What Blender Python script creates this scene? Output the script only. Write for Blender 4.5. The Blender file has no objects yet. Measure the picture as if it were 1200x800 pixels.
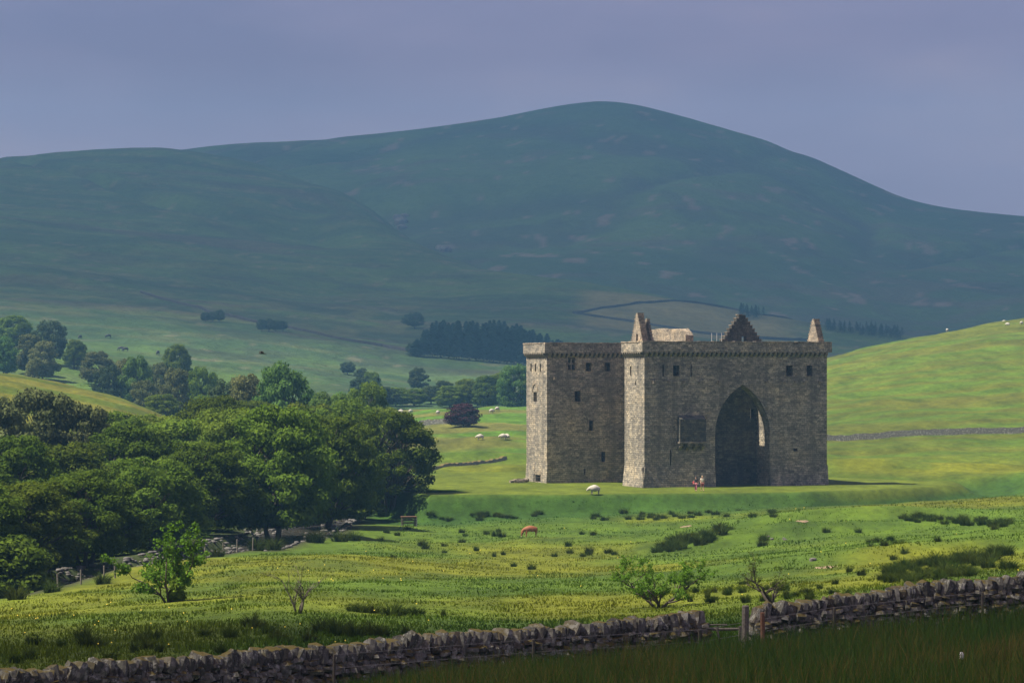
import bpy, math, random
import numpy as np
from mathutils import Vector, Matrix, Euler

R = math.radians
random.seed(11)
rng = np.random.default_rng(11)
scene = bpy.context.scene
COL = scene.collection

# ------------------------------------------------------------------ camera
F = 3333.0            # focal length in photograph pixels (1200 wide), 100 mm lens
HOR = 441.0           # row of the level line through the camera
cam_d = bpy.data.cameras.new('camera')
cam = bpy.data.objects.new('camera', cam_d)
COL.objects.link(cam)
cam_d.sensor_width = 36.0
cam_d.lens = 36.0 * F / 1200.0
cam_d.shift_y = (HOR - 400.0) / 1200.0
cam_d.clip_start = 0.5
cam_d.clip_end = 20000
cam.location = (0, 0, 0)
cam.rotation_euler = (R(90), 0, 0)
scene.camera = cam

# ------------------------------------------------------------------ light
SUN_EL = 57.0
SUN_PHI = 14.0        # heading of the light across the ground: to the right, a little away
SUN_STRENGTH = 5.0
trav = Vector((math.cos(R(SUN_PHI)) * math.cos(R(SUN_EL)), math.sin(R(SUN_PHI)) * math.cos(R(SUN_EL)), -math.sin(R(SUN_EL))))
sun_d = bpy.data.lights.new('sun', 'SUN')
sun_d.energy = SUN_STRENGTH
sun_d.angle = R(0.55)
sun_d.color = (1.0, 0.93, 0.80)
sun = bpy.data.objects.new('sun', sun_d)
sun.rotation_euler = trav.to_track_quat('-Z', 'Y').to_euler()
sun.location = (-80, -20, 140)
COL.objects.link(sun)

world = bpy.data.worlds.new('World')
scene.world = world
world.use_nodes = True
wn, wl = world.node_tree.nodes, world.node_tree.links
wn.clear()
w_out = wn.new('ShaderNodeOutputWorld')
w_bg = wn.new('ShaderNodeBackground')
w_sky = wn.new('ShaderNodeTexSky')
w_sky.sky_type = 'NISHITA'
w_sky.sun_disc = False
w_sky.sun_elevation = R(SUN_EL)
w_sky.sun_rotation = math.atan2(-trav.x, -trav.y)
w_sky.air_density = 1.0
w_sky.dust_density = 2.0
w_tc = wn.new('ShaderNodeTexCoord')
w_map = wn.new('ShaderNodeMapping')
w_map.inputs['Scale'].default_value = (1.0, 1.0, 3.4)
w_map.inputs['Location'].default_value = (0.9, 0.35, 0.2)
wl.new(w_tc.outputs['Generated'], w_map.inputs['Vector'])
w_n = wn.new('ShaderNodeTexNoise')
w_n.inputs['Scale'].default_value = 6.0
w_n.inputs['Detail'].default_value = 5.0
w_n.inputs['Roughness'].default_value = 0.48
wl.new(w_map.outputs['Vector'], w_n.inputs['Vector'])
# storm-cloud cover: blue-violet greys, streaked along the horizon
w_ramp = wn.new('ShaderNodeValToRGB')
cr = w_ramp.color_ramp
cr.elements[0].position = 0.33
cr.elements[0].color = (1.75, 1.35, 2.50, 1)
cr.elements[1].position = 0.72
cr.elements[1].color = (3.8, 2.65, 3.3, 1)
e = cr.elements.new(0.52)
e.color = (2.50, 1.88, 3.05, 1)
wl.new(w_n.outputs['Fac'], w_ramp.inputs['Fac'])
w_mix = wn.new('ShaderNodeMix')
w_mix.data_type = 'RGBA'
w_mix.inputs['Factor'].default_value = 0.90
wl.new(w_sky.outputs['Color'], w_mix.inputs[6])
w_sep = wn.new('ShaderNodeSeparateXYZ')
wl.new(w_tc.outputs['Generated'], w_sep.inputs[0])
w_low = wn.new('ShaderNodeMapRange')                 # cloud base thins to paler air at the skyline
w_low.inputs['From Min'].default_value = 0.02
w_low.inputs['From Max'].default_value = 0.14
w_low.inputs['To Min'].default_value = 0.6
w_low.inputs['To Max'].default_value = 0.0
wl.new(w_sep.outputs['Z'], w_low.inputs['Value'])
w_pale = wn.new('ShaderNodeMix')
w_pale.data_type = 'RGBA'
w_pale.inputs[7].default_value = (4.2, 2.95, 3.5, 1)
wl.new(w_low.outputs[0], w_pale.inputs[0])
wl.new(w_ramp.outputs['Color'], w_pale.inputs[6])
wl.new(w_pale.outputs[2], w_mix.inputs[7])
wl.new(w_mix.outputs[2], w_bg.inputs['Color'])
w_bg.inputs['Strength'].default_value = 0.065
wl.new(w_bg.outputs['Background'], w_out.inputs['Surface'])

scene.view_settings.view_transform = 'Standard'
scene.view_settings.look = 'None'
scene.view_settings.gamma = 1.0
scene.view_settings.exposure = 1.0
scene.view_settings.use_curve_mapping = False
scene.cycles.use_denoising = True
scene.cycles.max_bounces = 6
scene.cycles.transparent_max_bounces = 8
scene.cycles.volume_bounces = 0
scene.cycles.volume_max_steps = 64

# ------------------------------------------------------------------ helpers
def put(o, parent=None):
    COL.objects.link(o)
    if parent is not None:
        o.parent = parent
    return o

def mesh(name, verts, faces, mat=None, smooth=False):
    me = bpy.data.meshes.new(name)
    me.from_pydata([tuple(v) for v in verts], [], [tuple(f) for f in faces])
    if mat:
        me.materials.append(mat)
    if smooth:
        me.polygons.foreach_set('use_smooth', [True] * len(me.polygons))
    me.update()
    return me

def mesh_np(name, verts, faces, mat=None, smooth=False, color=None):
    """verts (n,3), faces (m,k) arrays; color (n,3) optional vertex tint"""
    me = bpy.data.meshes.new(name)
    n, (m, k) = len(verts), faces.shape
    me.vertices.add(n)
    me.vertices.foreach_set('co', np.ascontiguousarray(verts, dtype=np.float32).ravel())
    me.loops.add(m * k)
    me.loops.foreach_set('vertex_index', np.ascontiguousarray(faces, dtype=np.int32).ravel())
    me.polygons.add(m)
    me.polygons.foreach_set('loop_start', np.arange(0, m * k, k, dtype=np.int32))
    me.polygons.foreach_set('loop_total', np.full(m, k, dtype=np.int32))
    if smooth:
        me.polygons.foreach_set('use_smooth', np.ones(m, dtype=bool))
    if color is not None:
        at_ = me.color_attributes.new('tint', 'FLOAT_COLOR', 'POINT')
        c4 = np.ones((n, 4), dtype=np.float32)
        c4[:, :3] = color
        at_.data.foreach_set('color', c4.ravel())
    if mat:
        me.materials.append(mat)
    me.update()
    me.validate()
    return me

def obj(name, me, parent=None, **props):
    o = bpy.data.objects.new(name, me)
    put(o, parent)
    for k, v in props.items():
        o[k] = v
    return o

def thing(name, label, cat, loc=(0, 0, 0), rz=0.0, group=None, me=None):
    o = bpy.data.objects.new(name, me)
    put(o)
    o.location = loc
    o.rotation_euler = (0, 0, rz)
    o['label'] = label
    o['category'] = cat
    if group:
        o['group'] = group
    return o

def copy_tree(src, label=None, group=None):
    c = src.copy()
    COL.objects.link(c)
    for ch in src.children:
        d = ch.copy()
        COL.objects.link(d)
        d.parent = c
        for g in ch.children:
            e_ = g.copy()
            COL.objects.link(e_)
            e_.parent = d
    if label:
        c['label'] = label
    if group:
        c['group'] = group
    return c

class MB:
    """collects shapes into one mesh"""
    def __init__(self):
        self.v, self.f = [], []
    def add(self, vs, fs):
        n = len(self.v)
        self.v += [tuple(v) for v in vs]
        self.f += [tuple(i + n for i in f) for f in fs]
        return self
    def box(self, x0, x1, y0, y1, z0, z1):
        vs = [(x0, y0, z0), (x1, y0, z0), (x1, y1, z0), (x0, y1, z0), (x0, y0, z1), (x1, y0, z1), (x1, y1, z1), (x0, y1, z1)]
        return self.add(vs, [(0, 3, 2, 1), (4, 5, 6, 7), (0, 1, 5, 4), (1, 2, 6, 5), (2, 3, 7, 6), (3, 0, 4, 7)])
    def tube(self, pts, rad, sides=6):
        pts = [Vector(p) for p in pts]
        vs, fs = [], []
        up = Vector((0.31, 0.17, 0.93))
        for i, p in enumerate(pts):
            d = (pts[min(i + 1, len(pts) - 1)] - pts[max(i - 1, 0)])
            d = d.normalized() if d.length > 1e-6 else Vector((0, 0, 1))
            u = d.cross(up)
            if u.length < 0.05:
                u = d.cross(Vector((1, 0, 0)))
            u.normalize()
            w = d.cross(u)
            for k in range(sides):
                a = 2 * math.pi * k / sides
                vs.append(p + (u * math.cos(a) + w * math.sin(a)) * rad[i])
        for i in range(len(pts) - 1):
            for k in range(sides):
                k2 = (k + 1) % sides
                fs.append((i * sides + k, i * sides + k2, (i + 1) * sides + k2, (i + 1) * sides + k))
        fs.append(tuple(range(sides - 1, -1, -1)))
        fs.append(tuple((len(pts) - 1) * sides + k for k in range(sides)))
        return self.add(vs, fs)
    def mesh(self, name, mat, smooth=False):
        return mesh(name, self.v, self.f, mat, smooth)
    def build(self, name, mat, parent=None, smooth=False, **props):
        return obj(name, self.mesh(name, mat, smooth), parent, **props)

# smooth 2-D lattice noise
_perm = np.random.default_rng(5).permutation(512)
_grad = np.random.default_rng(6).uniform(-1, 1, 512)
def vnoise(x, y):
    x = np.asarray(x, dtype=float); y = np.asarray(y, dtype=float)
    xi = np.floor(x).astype(int); yi = np.floor(y).astype(int)
    xf = x - xi; yf = y - yi
    u = xf * xf * xf * (xf * (xf * 6 - 15) + 10); v = yf * yf * yf * (yf * (yf * 6 - 15) + 10)
    def g(a, b):
        return _grad[(_perm[a & 511] + b * 57) & 511]
    return (g(xi, yi) * (1 - u) + g(xi + 1, yi) * u) * (1 - v) + (g(xi, yi + 1) * (1 - u) + g(xi + 1, yi + 1) * u) * v
def fbm(x, y, oct=4, gain=0.5):
    s, a, t = 0, 1.0, 0
    for i in range(oct):
        s = s + a * vnoise(x * 2 ** i + 13.7 * i, y * 2 ** i + 7.3 * i)
        t += a
        a *= gain
    return s / t
def sstep(a, b, x):
    t = np.clip((x - a) / (b - a), 0, 1)
    return t * t * (3 - 2 * t)

# ------------------------------------------------------------------ materials
def new_mat(name):
    m = bpy.data.materials.new(name)
    m.use_nodes = True
    nt = m.node_tree
    nt.nodes.clear()
    out = nt.nodes.new('ShaderNodeOutputMaterial')
    return m, nt.nodes, nt.links, out

def node(ns, typ, **kw):
    n = ns.new(typ)
    for k, v in kw.items():
        if k in n.inputs:
            n.inputs[k].default_value = v
        else:
            setattr(n, k, v)
    return n

def mixrgb(ns, ls, fac, a, b, blend='MIX'):
    m = ns.new('ShaderNodeMix')
    m.data_type = 'RGBA'
    m.blend_type = blend
    for s, idx in ((fac, 0), (a, 6), (b, 7)):
        if hasattr(s, 'links'):
            ls.new(s, m.inputs[idx])
        elif idx == 0:
            m.inputs[0].default_value = s
        else:
            m.inputs[idx].default_value = (*s, 1)
    return m.outputs[2]

def ramp(ns, ls, src, stops):
    r = ns.new('ShaderNodeValToRGB')
    els = r.color_ramp.elements
    els[0].position, els[0].color = stops[0][0], (*stops[0][1], 1)
    els[1].position, els[1].color = stops[-1][0], (*stops[-1][1], 1)
    for p, c in stops[1:-1]:
        e_ = els.new(p)
        e_.color = (*c, 1)
    ls.new(src, r.inputs['Fac'])
    return r.outputs['Color']

def noise(ns, ls, vec, scale, detail=4, rough=0.55):
    n = node(ns, 'ShaderNodeTexNoise', Scale=scale, Detail=detail, Roughness=rough)
    if vec is not None:
        ls.new(vec, n.inputs['Vector'])
    return n.outputs['Fac']

def simple_mat(name, c1, c2, scale=8.0, rough=0.85, bump=0.3, coord='Object', dist=0.02):
    m, ns, ls, out = new_mat(name)
    tc = node(ns, 'ShaderNodeTexCoord')
    f = noise(ns, ls, tc.outputs[coord], scale, 6, 0.6)
    col = ramp(ns, ls, f, [(0.3, c1), (0.7, c2)])
    b = node(ns, 'ShaderNodeBsdfPrincipled', Roughness=rough)
    ls.new(col, b.inputs['Base Color'])
    if bump:
        bp = node(ns, 'ShaderNodeBump', Strength=bump, Distance=dist)
        ls.new(f, bp.inputs['Height'])
        ls.new(bp.outputs['Normal'], b.inputs['Normal'])
    ls.new(b.outputs['BSDF'], out.inputs['Surface'])
    return m

def turf_mat(name, s1=0.35, s2=3.0, contrast=0.35, bump=0.5, dist=0.25, bscale=1.6):
    """grass turf: vertex tint times two sizes of mottling"""
    m, ns, ls, out = new_mat(name)
    geo = node(ns, 'ShaderNodeNewGeometry')
    at_ = node(ns, 'ShaderNodeVertexColor', layer_name='tint')
    mp = node(ns, 'ShaderNodeMapping', Scale=(1.0, 0.45, 1.0))
    ls.new(geo.outputs['Position'], mp.inputs['Vector'])
    n1 = noise(ns, ls, mp.outputs['Vector'], s1, 5, 0.6)
    n2 = noise(ns, ls, mp.outputs['Vector'], s2, 8, 0.72)
    lo, hi = 1 - contrast, 1 + contrast
    c1 = ramp(ns, ls, n1, [(0.3, (lo, lo * 1.02, lo * 0.95)), (0.7, (hi * 1.02, hi * 0.97, hi * 0.9))])
    c2 = ramp(ns, ls, n2, [(0.3, (lo, lo, lo)), (0.7, (hi, hi, hi))])
    k = mixrgb(ns, ls, 1.0, at_.outputs['Color'], c1, 'MULTIPLY')
    k = mixrgb(ns, ls, 1.0, k, c2, 'MULTIPLY')
    b = node(ns, 'ShaderNodeBsdfPrincipled', Roughness=0.95)
    b.inputs['Specular IOR Level'].default_value = 0.15
    ls.new(k, b.inputs['Base Color'])
    n3 = noise(ns, ls, geo.outputs['Position'], bscale, 6, 0.7)
    bp = node(ns, 'ShaderNodeBump', Strength=bump, Distance=dist)
    ls.new(n3, bp.inputs['Height'])
    ls.new(bp.outputs['Normal'], b.inputs['Normal'])
    ls.new(b.outputs['BSDF'], out.inputs['Surface'])
    return m

def blade_mat(name):
    m, ns, ls, out = new_mat(name)
    at_ = node(ns, 'ShaderNodeVertexColor', layer_name='tint')
    d = node(ns, 'ShaderNodeBsdfDiffuse')
    t = node(ns, 'ShaderNodeBsdfTranslucent')
    ls.new(at_.outputs['Color'], d.inputs['Color'])
    ls.new(at_.outputs['Color'], t.inputs['Color'])
    mx = node(ns, 'ShaderNodeMixShader')
    mx.inputs[0].default_value = 0.5
    ls.new(d.outputs[0], mx.inputs[1])
    ls.new(t.outputs[0], mx.inputs[2])
    ls.new(mx.outputs[0], out.inputs['Surface'])
    return m

def leaf_mat(name, c1, c2, trans=0.3, vary=0.35):
    m, ns, ls, out = new_mat(name)
    geo = node(ns, 'ShaderNodeNewGeometry')
    oi = node(ns, 'ShaderNodeObjectInfo')
    n1 = noise(ns, ls, geo.outputs['Position'], 0.55, 3, 0.6)
    col = ramp(ns, ls, n1, [(0.32, c1), (0.68, c2)])
    hsv = node(ns, 'ShaderNodeHueSaturation')
    ls.new(col, hsv.inputs['Color'])
    mr = node(ns, 'ShaderNodeMapRange')
    mr.inputs['To Min'].default_value = 1 - vary
    mr.inputs['To Max'].default_value = 1 + vary
    ls.new(oi.outputs['Random'], mr.inputs['Value'])
    ls.new(mr.outputs[0], hsv.inputs['Value'])
    mr2 = node(ns, 'ShaderNodeMapRange')
    mr2.inputs['To Min'].default_value = 0.485
    mr2.inputs['To Max'].default_value = 0.51
    mul = node(ns, 'ShaderNodeMath', operation='MULTIPLY')
    mul.inputs[1].default_value = 7.31
    fr = node(ns, 'ShaderNodeMath', operation='FRACT')
    ls.new(oi.outputs['Random'], mul.inputs[0])
    ls.new(mul.outputs[0], fr.inputs[0])
    ls.new(fr.outputs[0], mr2.inputs['Value'])
    ls.new(mr2.outputs[0], hsv.inputs['Hue'])
    d = node(ns, 'ShaderNodeBsdfDiffuse')
    t = node(ns, 'ShaderNodeBsdfTranslucent')
    ls.new(hsv.outputs[0], d.inputs['Color'])
    ls.new(hsv.outputs[0], t.inputs['Color'])
    mx = node(ns, 'ShaderNodeMixShader')
    mx.inputs[0].default_value = trans
    ls.new(d.outputs[0], mx.inputs[1])
    ls.new(t.outputs[0], mx.inputs[2])
    ls.new(mx.outputs[0], out.inputs['Surface'])
    return m

def masonry_mat(name, base, warm, dark, bw=0.52, rh=0.25, bump=0.8):
    """coursed rubble: brick pattern bent by noise, colour by stone, grain, lichen and rain streaks"""
    m, ns, ls, out = new_mat(name)
    tc = node(ns, 'ShaderNodeTexCoord')
    sp = node(ns, 'ShaderNodeSeparateXYZ')
    ls.new(tc.outputs['Object'], sp.inputs[0])
    ad = node(ns, 'ShaderNodeMath', operation='ADD')
    ls.new(sp.outputs['X'], ad.inputs[0])
    ls.new(sp.outputs['Y'], ad.inputs[1])
    cb = node(ns, 'ShaderNodeCombineXYZ')
    ls.new(ad.outputs[0], cb.inputs['X'])
    ls.new(sp.outputs['Z'], cb.inputs['Y'])
    nz = node(ns, 'ShaderNodeTexNoise', Scale=0.7, Detail=3.0)
    ls.new(cb.outputs[0], nz.inputs['Vector'])
    mm = node(ns, 'ShaderNodeVectorMath', operation='MULTIPLY_ADD')
    mm.inputs[1].default_value = (0.12, 0.06, 0)
    ls.new(nz.outputs['Color'], mm.inputs[0])
    ls.new(cb.outputs[0], mm.inputs[2])
    br = node(ns, 'ShaderNodeTexBrick', Scale=1.0)
    br.offset = 0.43
    br.squash = 1.25
    br.squash_frequency = 3
    br.inputs['Brick Width'].default_value = bw
    br.inputs['Row Height'].default_value = rh
    br.inputs['Mortar Size'].default_value = 0.022
    br.inputs['Mortar Smooth'].default_value = 0.4
    br.inputs['Bias'].default_value = -0.05
    br.inputs['Color1'].default_value = (*base, 1)
    br.inputs['Color2'].default_value = (*warm, 1)
    br.inputs['Mortar'].default_value = (*[c * 0.68 for c in base], 1)
    ls.new(mm.outputs[0], br.inputs['Vector'])
    vm = node(ns, 'ShaderNodeMapping', Scale=(1.9, 3.6, 1))
    ls.new(mm.outputs[0], vm.inputs['Vector'])
    vo = node(ns, 'ShaderNodeTexVoronoi', Scale=1.0, Randomness=1.0)
    vo.distance = 'EUCLIDEAN'
    ls.new(vm.outputs[0], vo.inputs['Vector'])
    vs_ = node(ns, 'ShaderNodeSeparateColor')
    ls.new(vo.outputs['Color'], vs_.inputs[0])
    cell = ramp(ns, ls, vs_.outputs[0], [(0.0, (0.50, 0.50, 0.52)), (0.5, (0.98, 0.97, 0.95)), (1.0, (1.55, 1.45, 1.30))])
    big = noise(ns, ls, tc.outputs['Object'], 0.33, 5, 0.62)
    cbig = ramp(ns, ls, big, [(0.34, (0.64, 0.64, 0.67)), (0.5, (0.94, 0.94, 0.94)), (0.68, (1.2, 1.13, 1.02))])
    k = mixrgb(ns, ls, 0.6, br.outputs['Color'], cell, 'MULTIPLY')
    k = mixrgb(ns, ls, 1.0, k, cbig, 'MULTIPLY')
    fine = noise(ns, ls, tc.outputs['Object'], 5.0, 6, 0.7)
    cf = ramp(ns, ls, fine, [(0.30, (0.45, 0.45, 0.46)), (0.5, (1.0, 1.0, 1.0)), (0.70, (1.6, 1.58, 1.5))])
    k = mixrgb(ns, ls, 1.0, k, cf, 'MULTIPLY')
    # rain streaks running down the wall
    mp = node(ns, 'ShaderNodeMapping', Scale=(0.85, 0.85, 0.045))
    ls.new(tc.outputs['Object'], mp.inputs['Vector'])
    st = noise(ns, ls, mp.outputs['Vector'], 1.0, 4, 0.65)
    stf = ramp(ns, ls, st, [(0.47, (0, 0, 0)), (0.70, (0.65, 0.65, 0.65))])
    k = mixrgb(ns, ls, stf, k, dark)
    lich = noise(ns, ls, tc.outputs['Object'], 2.3, 5, 0.75)
    lf = ramp(ns, ls, lich, [(0.60, (0, 0, 0)), (0.72, (0.5, 0.5, 0.5))])
    k = mixrgb(ns, ls, lf, k, (0.42, 0.42, 0.36))
    b = node(ns, 'ShaderNodeBsdfPrincipled', Roughness=0.92)
    b.inputs['Specular IOR Level'].default_value = 0.2
    ls.new(k, b.inputs['Base Color'])
    hm = node(ns, 'ShaderNodeMath', operation='MULTIPLY_ADD')
    hm.inputs[1].default_value = -0.8
    ls.new(br.outputs['Fac'], hm.inputs[0])
    ls.new(fine, hm.inputs[2])
    bp = node(ns, 'ShaderNodeBump', Strength=bump, Distance=0.09)
    ls.new(hm.outputs[0], bp.inputs['Height'])
    ls.new(bp.outputs['Normal'], b.inputs['Normal'])
    ls.new(b.outputs['BSDF'], out.inputs['Surface'])
    return m

def fieldstone_mat(name):
    m, ns, ls, out = new_mat(name)
    tc = node(ns, 'ShaderNodeTexCoord')
    oi = node(ns, 'ShaderNodeObjectInfo')
    ad = node(ns, 'ShaderNodeVectorMath', operation='ADD')
    geo = node(ns, 'ShaderNodeNewGeometry')
    cr_ = ramp(ns, ls, oi.outputs['Random'], [(0.0, (0.075, 0.072, 0.060)), (0.45, (0.14, 0.135, 0.112)), (0.8, (0.21, 0.20, 0.165)), (1.0, (0.125, 0.105, 0.070))])
    f = noise(ns, ls, geo.outputs['Position'], 9.0, 6, 0.7)
    cf = ramp(ns, ls, f, [(0.28, (0.45, 0.45, 0.45)), (0.5, (1, 1, 1)), (0.75, (1.6, 1.6, 1.55))])
    k = mixrgb(ns, ls, 1.0, cr_, cf, 'MULTIPLY')
    l1 = noise(ns, ls, geo.outputs['Position'], 4.2, 5, 0.75)
    lf = ramp(ns, ls, l1, [(0.54, (0, 0, 0)), (0.60, (0.8, 0.8, 0.8))])
    k = mixrgb(ns, ls, lf, k, (0.42, 0.41, 0.34))
    sn = node(ns, 'ShaderNodeSeparateXYZ')
    ls.new(geo.outputs['Normal'], sn.inputs[0])
    l2 = noise(ns, ls, geo.outputs['Position'], 1.5, 4, 0.7)
    mu = node(ns, 'ShaderNodeMath', operation='MULTIPLY')
    ls.new(sn.outputs['Z'], mu.inputs[0])
    ls.new(l2, mu.inputs[1])
    mf = ramp(ns, ls, mu.outputs[0], [(0.20, (0, 0, 0)), (0.38, (0.9, 0.9, 0.9))])
    k = mixrgb(ns, ls, mf, k, (0.13, 0.10, 0.025))
    b = node(ns, 'ShaderNodeBsdfPrincipled', Roughness=0.95)
    b.inputs['Specular IOR Level'].default_value = 0.15
    ls.new(k, b.inputs['Base Color'])
    bp = node(ns, 'ShaderNodeBump', Strength=0.7, Distance=0.04)
    ls.new(f, bp.inputs['Height'])
    ls.new(bp.outputs['Normal'], b.inputs['Normal'])
    ls.new(b.outputs['BSDF'], out.inputs['Surface'])
    return m

M_turf = turf_mat('turf', 0.22, 1.1, 0.36, 0.6, 0.25, 1.3)
M_hill = turf_mat('hill_turf', 0.022, 0.2, 0.32, 0.8, 6.0, 0.07)
M_mount = turf_mat('mountain_turf', 0.014, 0.09, 0.22, 0.8, 14.0, 0.03)
M_blade = blade_mat('grass_blade')
M_stone = masonry_mat('castle_masonry', (0.25, 0.225, 0.182), (0.44, 0.385, 0.30), (0.12, 0.11, 0.095))
M_stone_dark = masonry_mat('dark_shade_masonry', (0.085, 0.082, 0.068), (0.15, 0.14, 0.11), (0.05, 0.048, 0.042))  # darker copy of the castle stone, standing in for shade inside the arch
M_rubble = masonry_mat('rubble_masonry', (0.30, 0.255, 0.195), (0.42, 0.35, 0.26), (0.16, 0.14, 0.115), 0.4, 0.25, 1.0)
M_field = fieldstone_mat('field_stone')
M_bark = simple_mat('bark', (0.035, 0.028, 0.02), (0.11, 0.09, 0.065), 6.0, 0.95, 0.5)
M_twig = simple_mat('grey_twig', (0.09, 0.075, 0.055), (0.17, 0.145, 0.11), 6.0, 0.95, 0.3)
M_leaf_dark = leaf_mat('leaf_dark', (0.064, 0.110, 0.013), (0.128, 0.188, 0.024), 0.42, 0.3)
M_leaf_mid = leaf_mat('leaf_mid', (0.082, 0.135, 0.016), (0.160, 0.222, 0.030), 0.42, 0.3)
M_leaf_lit = leaf_mat('leaf_bright', (0.075, 0.155, 0.030), (0.135, 0.230, 0.050), 0.4, 0.2)
M_leaf_olive = leaf_mat('leaf_olive', (0.095, 0.115, 0.038), (0.150, 0.165, 0.062), 0.3, 0.25)
M_leaf_copper = leaf_mat('leaf_copper', (0.035, 0.016, 0.020), (0.075, 0.032, 0.034), 0.2, 0.1)
M_leaf_conifer = leaf_mat('needle_dark', (0.010, 0.022, 0.012), (0.024, 0.045, 0.022), 0.1, 0.3)
M_leaf_lime = leaf_mat('leaf_sapling', (0.080, 0.165, 0.018), (0.140, 0.260, 0.030), 0.4, 0.1)
M_rush = leaf_mat('rush_green', (0.034, 0.062, 0.012), (0.072, 0.094, 0.020), 0.35, 0.25)
M_wood = simple_mat('weathered_wood', (0.10, 0.085, 0.065), (0.24, 0.21, 0.17), 14.0, 0.9, 0.4)
M_wood_dark = simple_mat('old_dark_wood', (0.06, 0.05, 0.035), (0.13, 0.11, 0.08), 14.0, 0.9, 0.4)
M_wood_red = simple_mat('rotten_wood', (0.12, 0.055, 0.03), (0.24, 0.12, 0.07), 10.0, 0.95, 0.5)
M_wire = simple_mat('fence_wire', (0.12, 0.11, 0.10), (0.22, 0.20, 0.19), 20.0, 0.6, 0)
M_pale = simple_mat('pale_tone', (0.5, 0.48, 0.44), (0.68, 0.66, 0.62), 10.0, 0.7, 0)  # pale colour for the railing posts and the rack's painted-on sunlit end
M_rock = simple_mat('river_rock', (0.05, 0.046, 0.040), (0.19, 0.175, 0.155), 1.3, 0.85, 0.5)
M_soil = simple_mat('bare_soil', (0.14, 0.10, 0.055), (0.28, 0.20, 0.12), 3.0, 0.95, 0.6)
M_fleece = simple_mat('fleece', (0.38, 0.34, 0.27), (0.56, 0.52, 0.43), 12.0, 0.95, 0.6)
M_sheepface = simple_mat('sheep_face', (0.42, 0.38, 0.32), (0.6, 0.55, 0.48), 12.0, 0.9, 0.2)
M_cow = simple_mat('red_brown_hide', (0.20, 0.062, 0.020), (0.30, 0.10, 0.034), 3.0, 0.7, 0.1)
M_cowblack = simple_mat('black_hide', (0.012, 0.011, 0.011), (0.03, 0.027, 0.025), 3.0, 0.7, 0.1)
M_cream = simple_mat('cream_hide', (0.50, 0.38, 0.26), (0.6, 0.48, 0.34), 5.0, 0.8, 0.1)
M_skin = simple_mat('skin', (0.50, 0.28, 0.18), (0.56, 0.33, 0.22), 5.0, 0.6, 0)
M_hair_d = simple_mat('dark_hair', (0.02, 0.014, 0.01), (0.05, 0.035, 0.025), 30.0, 0.6, 0.2)
M_hair_l = simple_mat('fair_hair', (0.34, 0.24, 0.13), (0.5, 0.38, 0.22), 30.0, 0.6, 0.2)
M_black = simple_mat('black_cotton', (0.010, 0.010, 0.012), (0.022, 0.02, 0.022), 12.0, 0.9, 0.2)
M_pink = simple_mat('rose_cotton', (0.30, 0.085, 0.12), (0.40, 0.13, 0.17), 12.0, 0.9, 0.2)
M_creamshirt = simple_mat('cream_cotton', (0.68, 0.60, 0.44), (0.80, 0.73, 0.58), 12.0, 0.9, 0.2)
M_maroon = simple_mat('maroon_cotton', (0.17, 0.045, 0.035), (0.25, 0.075, 0.05), 12.0, 0.9, 0.2)
M_redbag = simple_mat('red_nylon', (0.42, 0.025, 0.04), (0.5, 0.04, 0.06), 12.0, 0.6, 0.1)
M_boot = simple_mat('dark_leather', (0.03, 0.02, 0.014), (0.06, 0.04, 0.03), 12.0, 0.7, 0.1)
M_white = simple_mat('white_petal', (0.7, 0.68, 0.62), (0.8, 0.79, 0.75), 20.0, 0.8, 0)
M_yellow = simple_mat('yellow_petal', (0.62, 0.46, 0.03), (0.75, 0.58, 0.05), 20.0, 0.7, 0)

# ------------------------------------------------------------------ terrain heights
def make_table(cols, ymin, ymax, ny=260, npx=150, smooth_y=3, smooth_x=3):
    pxs = np.array(sorted(cols))
    ly = np.linspace(math.log(ymin), math.log(ymax), ny)
    T = np.array([np.interp(ly, np.log([a for a, b in cols[p]]), [b for a, b in cols[p]]) for p in pxs])
    gx = np.linspace(pxs[0], pxs[-1], npx)
    G = np.array([np.interp(gx, pxs, T[:, j]) for j in range(ny)]).T      # npx, ny
    def sm(A, n, axis):
        k = np.exp(-0.5 * (np.arange(-3 * n, 3 * n + 1) / n) ** 2); k /= k.sum()
        pad = [(0, 0), (0, 0)]; pad[axis] = (3 * n, 3 * n)
        P = np.pad(A, pad, mode='edge')
        return np.apply_along_axis(lambda r: np.convolve(r, k, 'valid'), axis, P)
    G = sm(G, smooth_y, 1)
    G = sm(G, smooth_x, 0)
    return gx, ly, G

def table_z(tab, X, Y):
    gx, ly, G = tab
    X = np.asarray(X, float); Y = np.maximum(np.asarray(Y, float), 1e-3)
    px = 600 + F * X / Y
    fx = np.clip((px - gx[0]) / (gx[1] - gx[0]), 0, len(gx) - 1.001)
    fy = np.clip((np.log(Y) - ly[0]) / (ly[1] - ly[0]), 0, len(ly) - 1.001)
    i, j = fx.astype(int), fy.astype(int)
    u, v = fx - i, fy - j
    py = (G[i, j] * (1 - u) + G[i + 1, j] * u) * (1 - v) + (G[i, j + 1] * (1 - u) + G[i + 1, j + 1] * u) * v
    return (HOR - py) / F * Y

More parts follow.
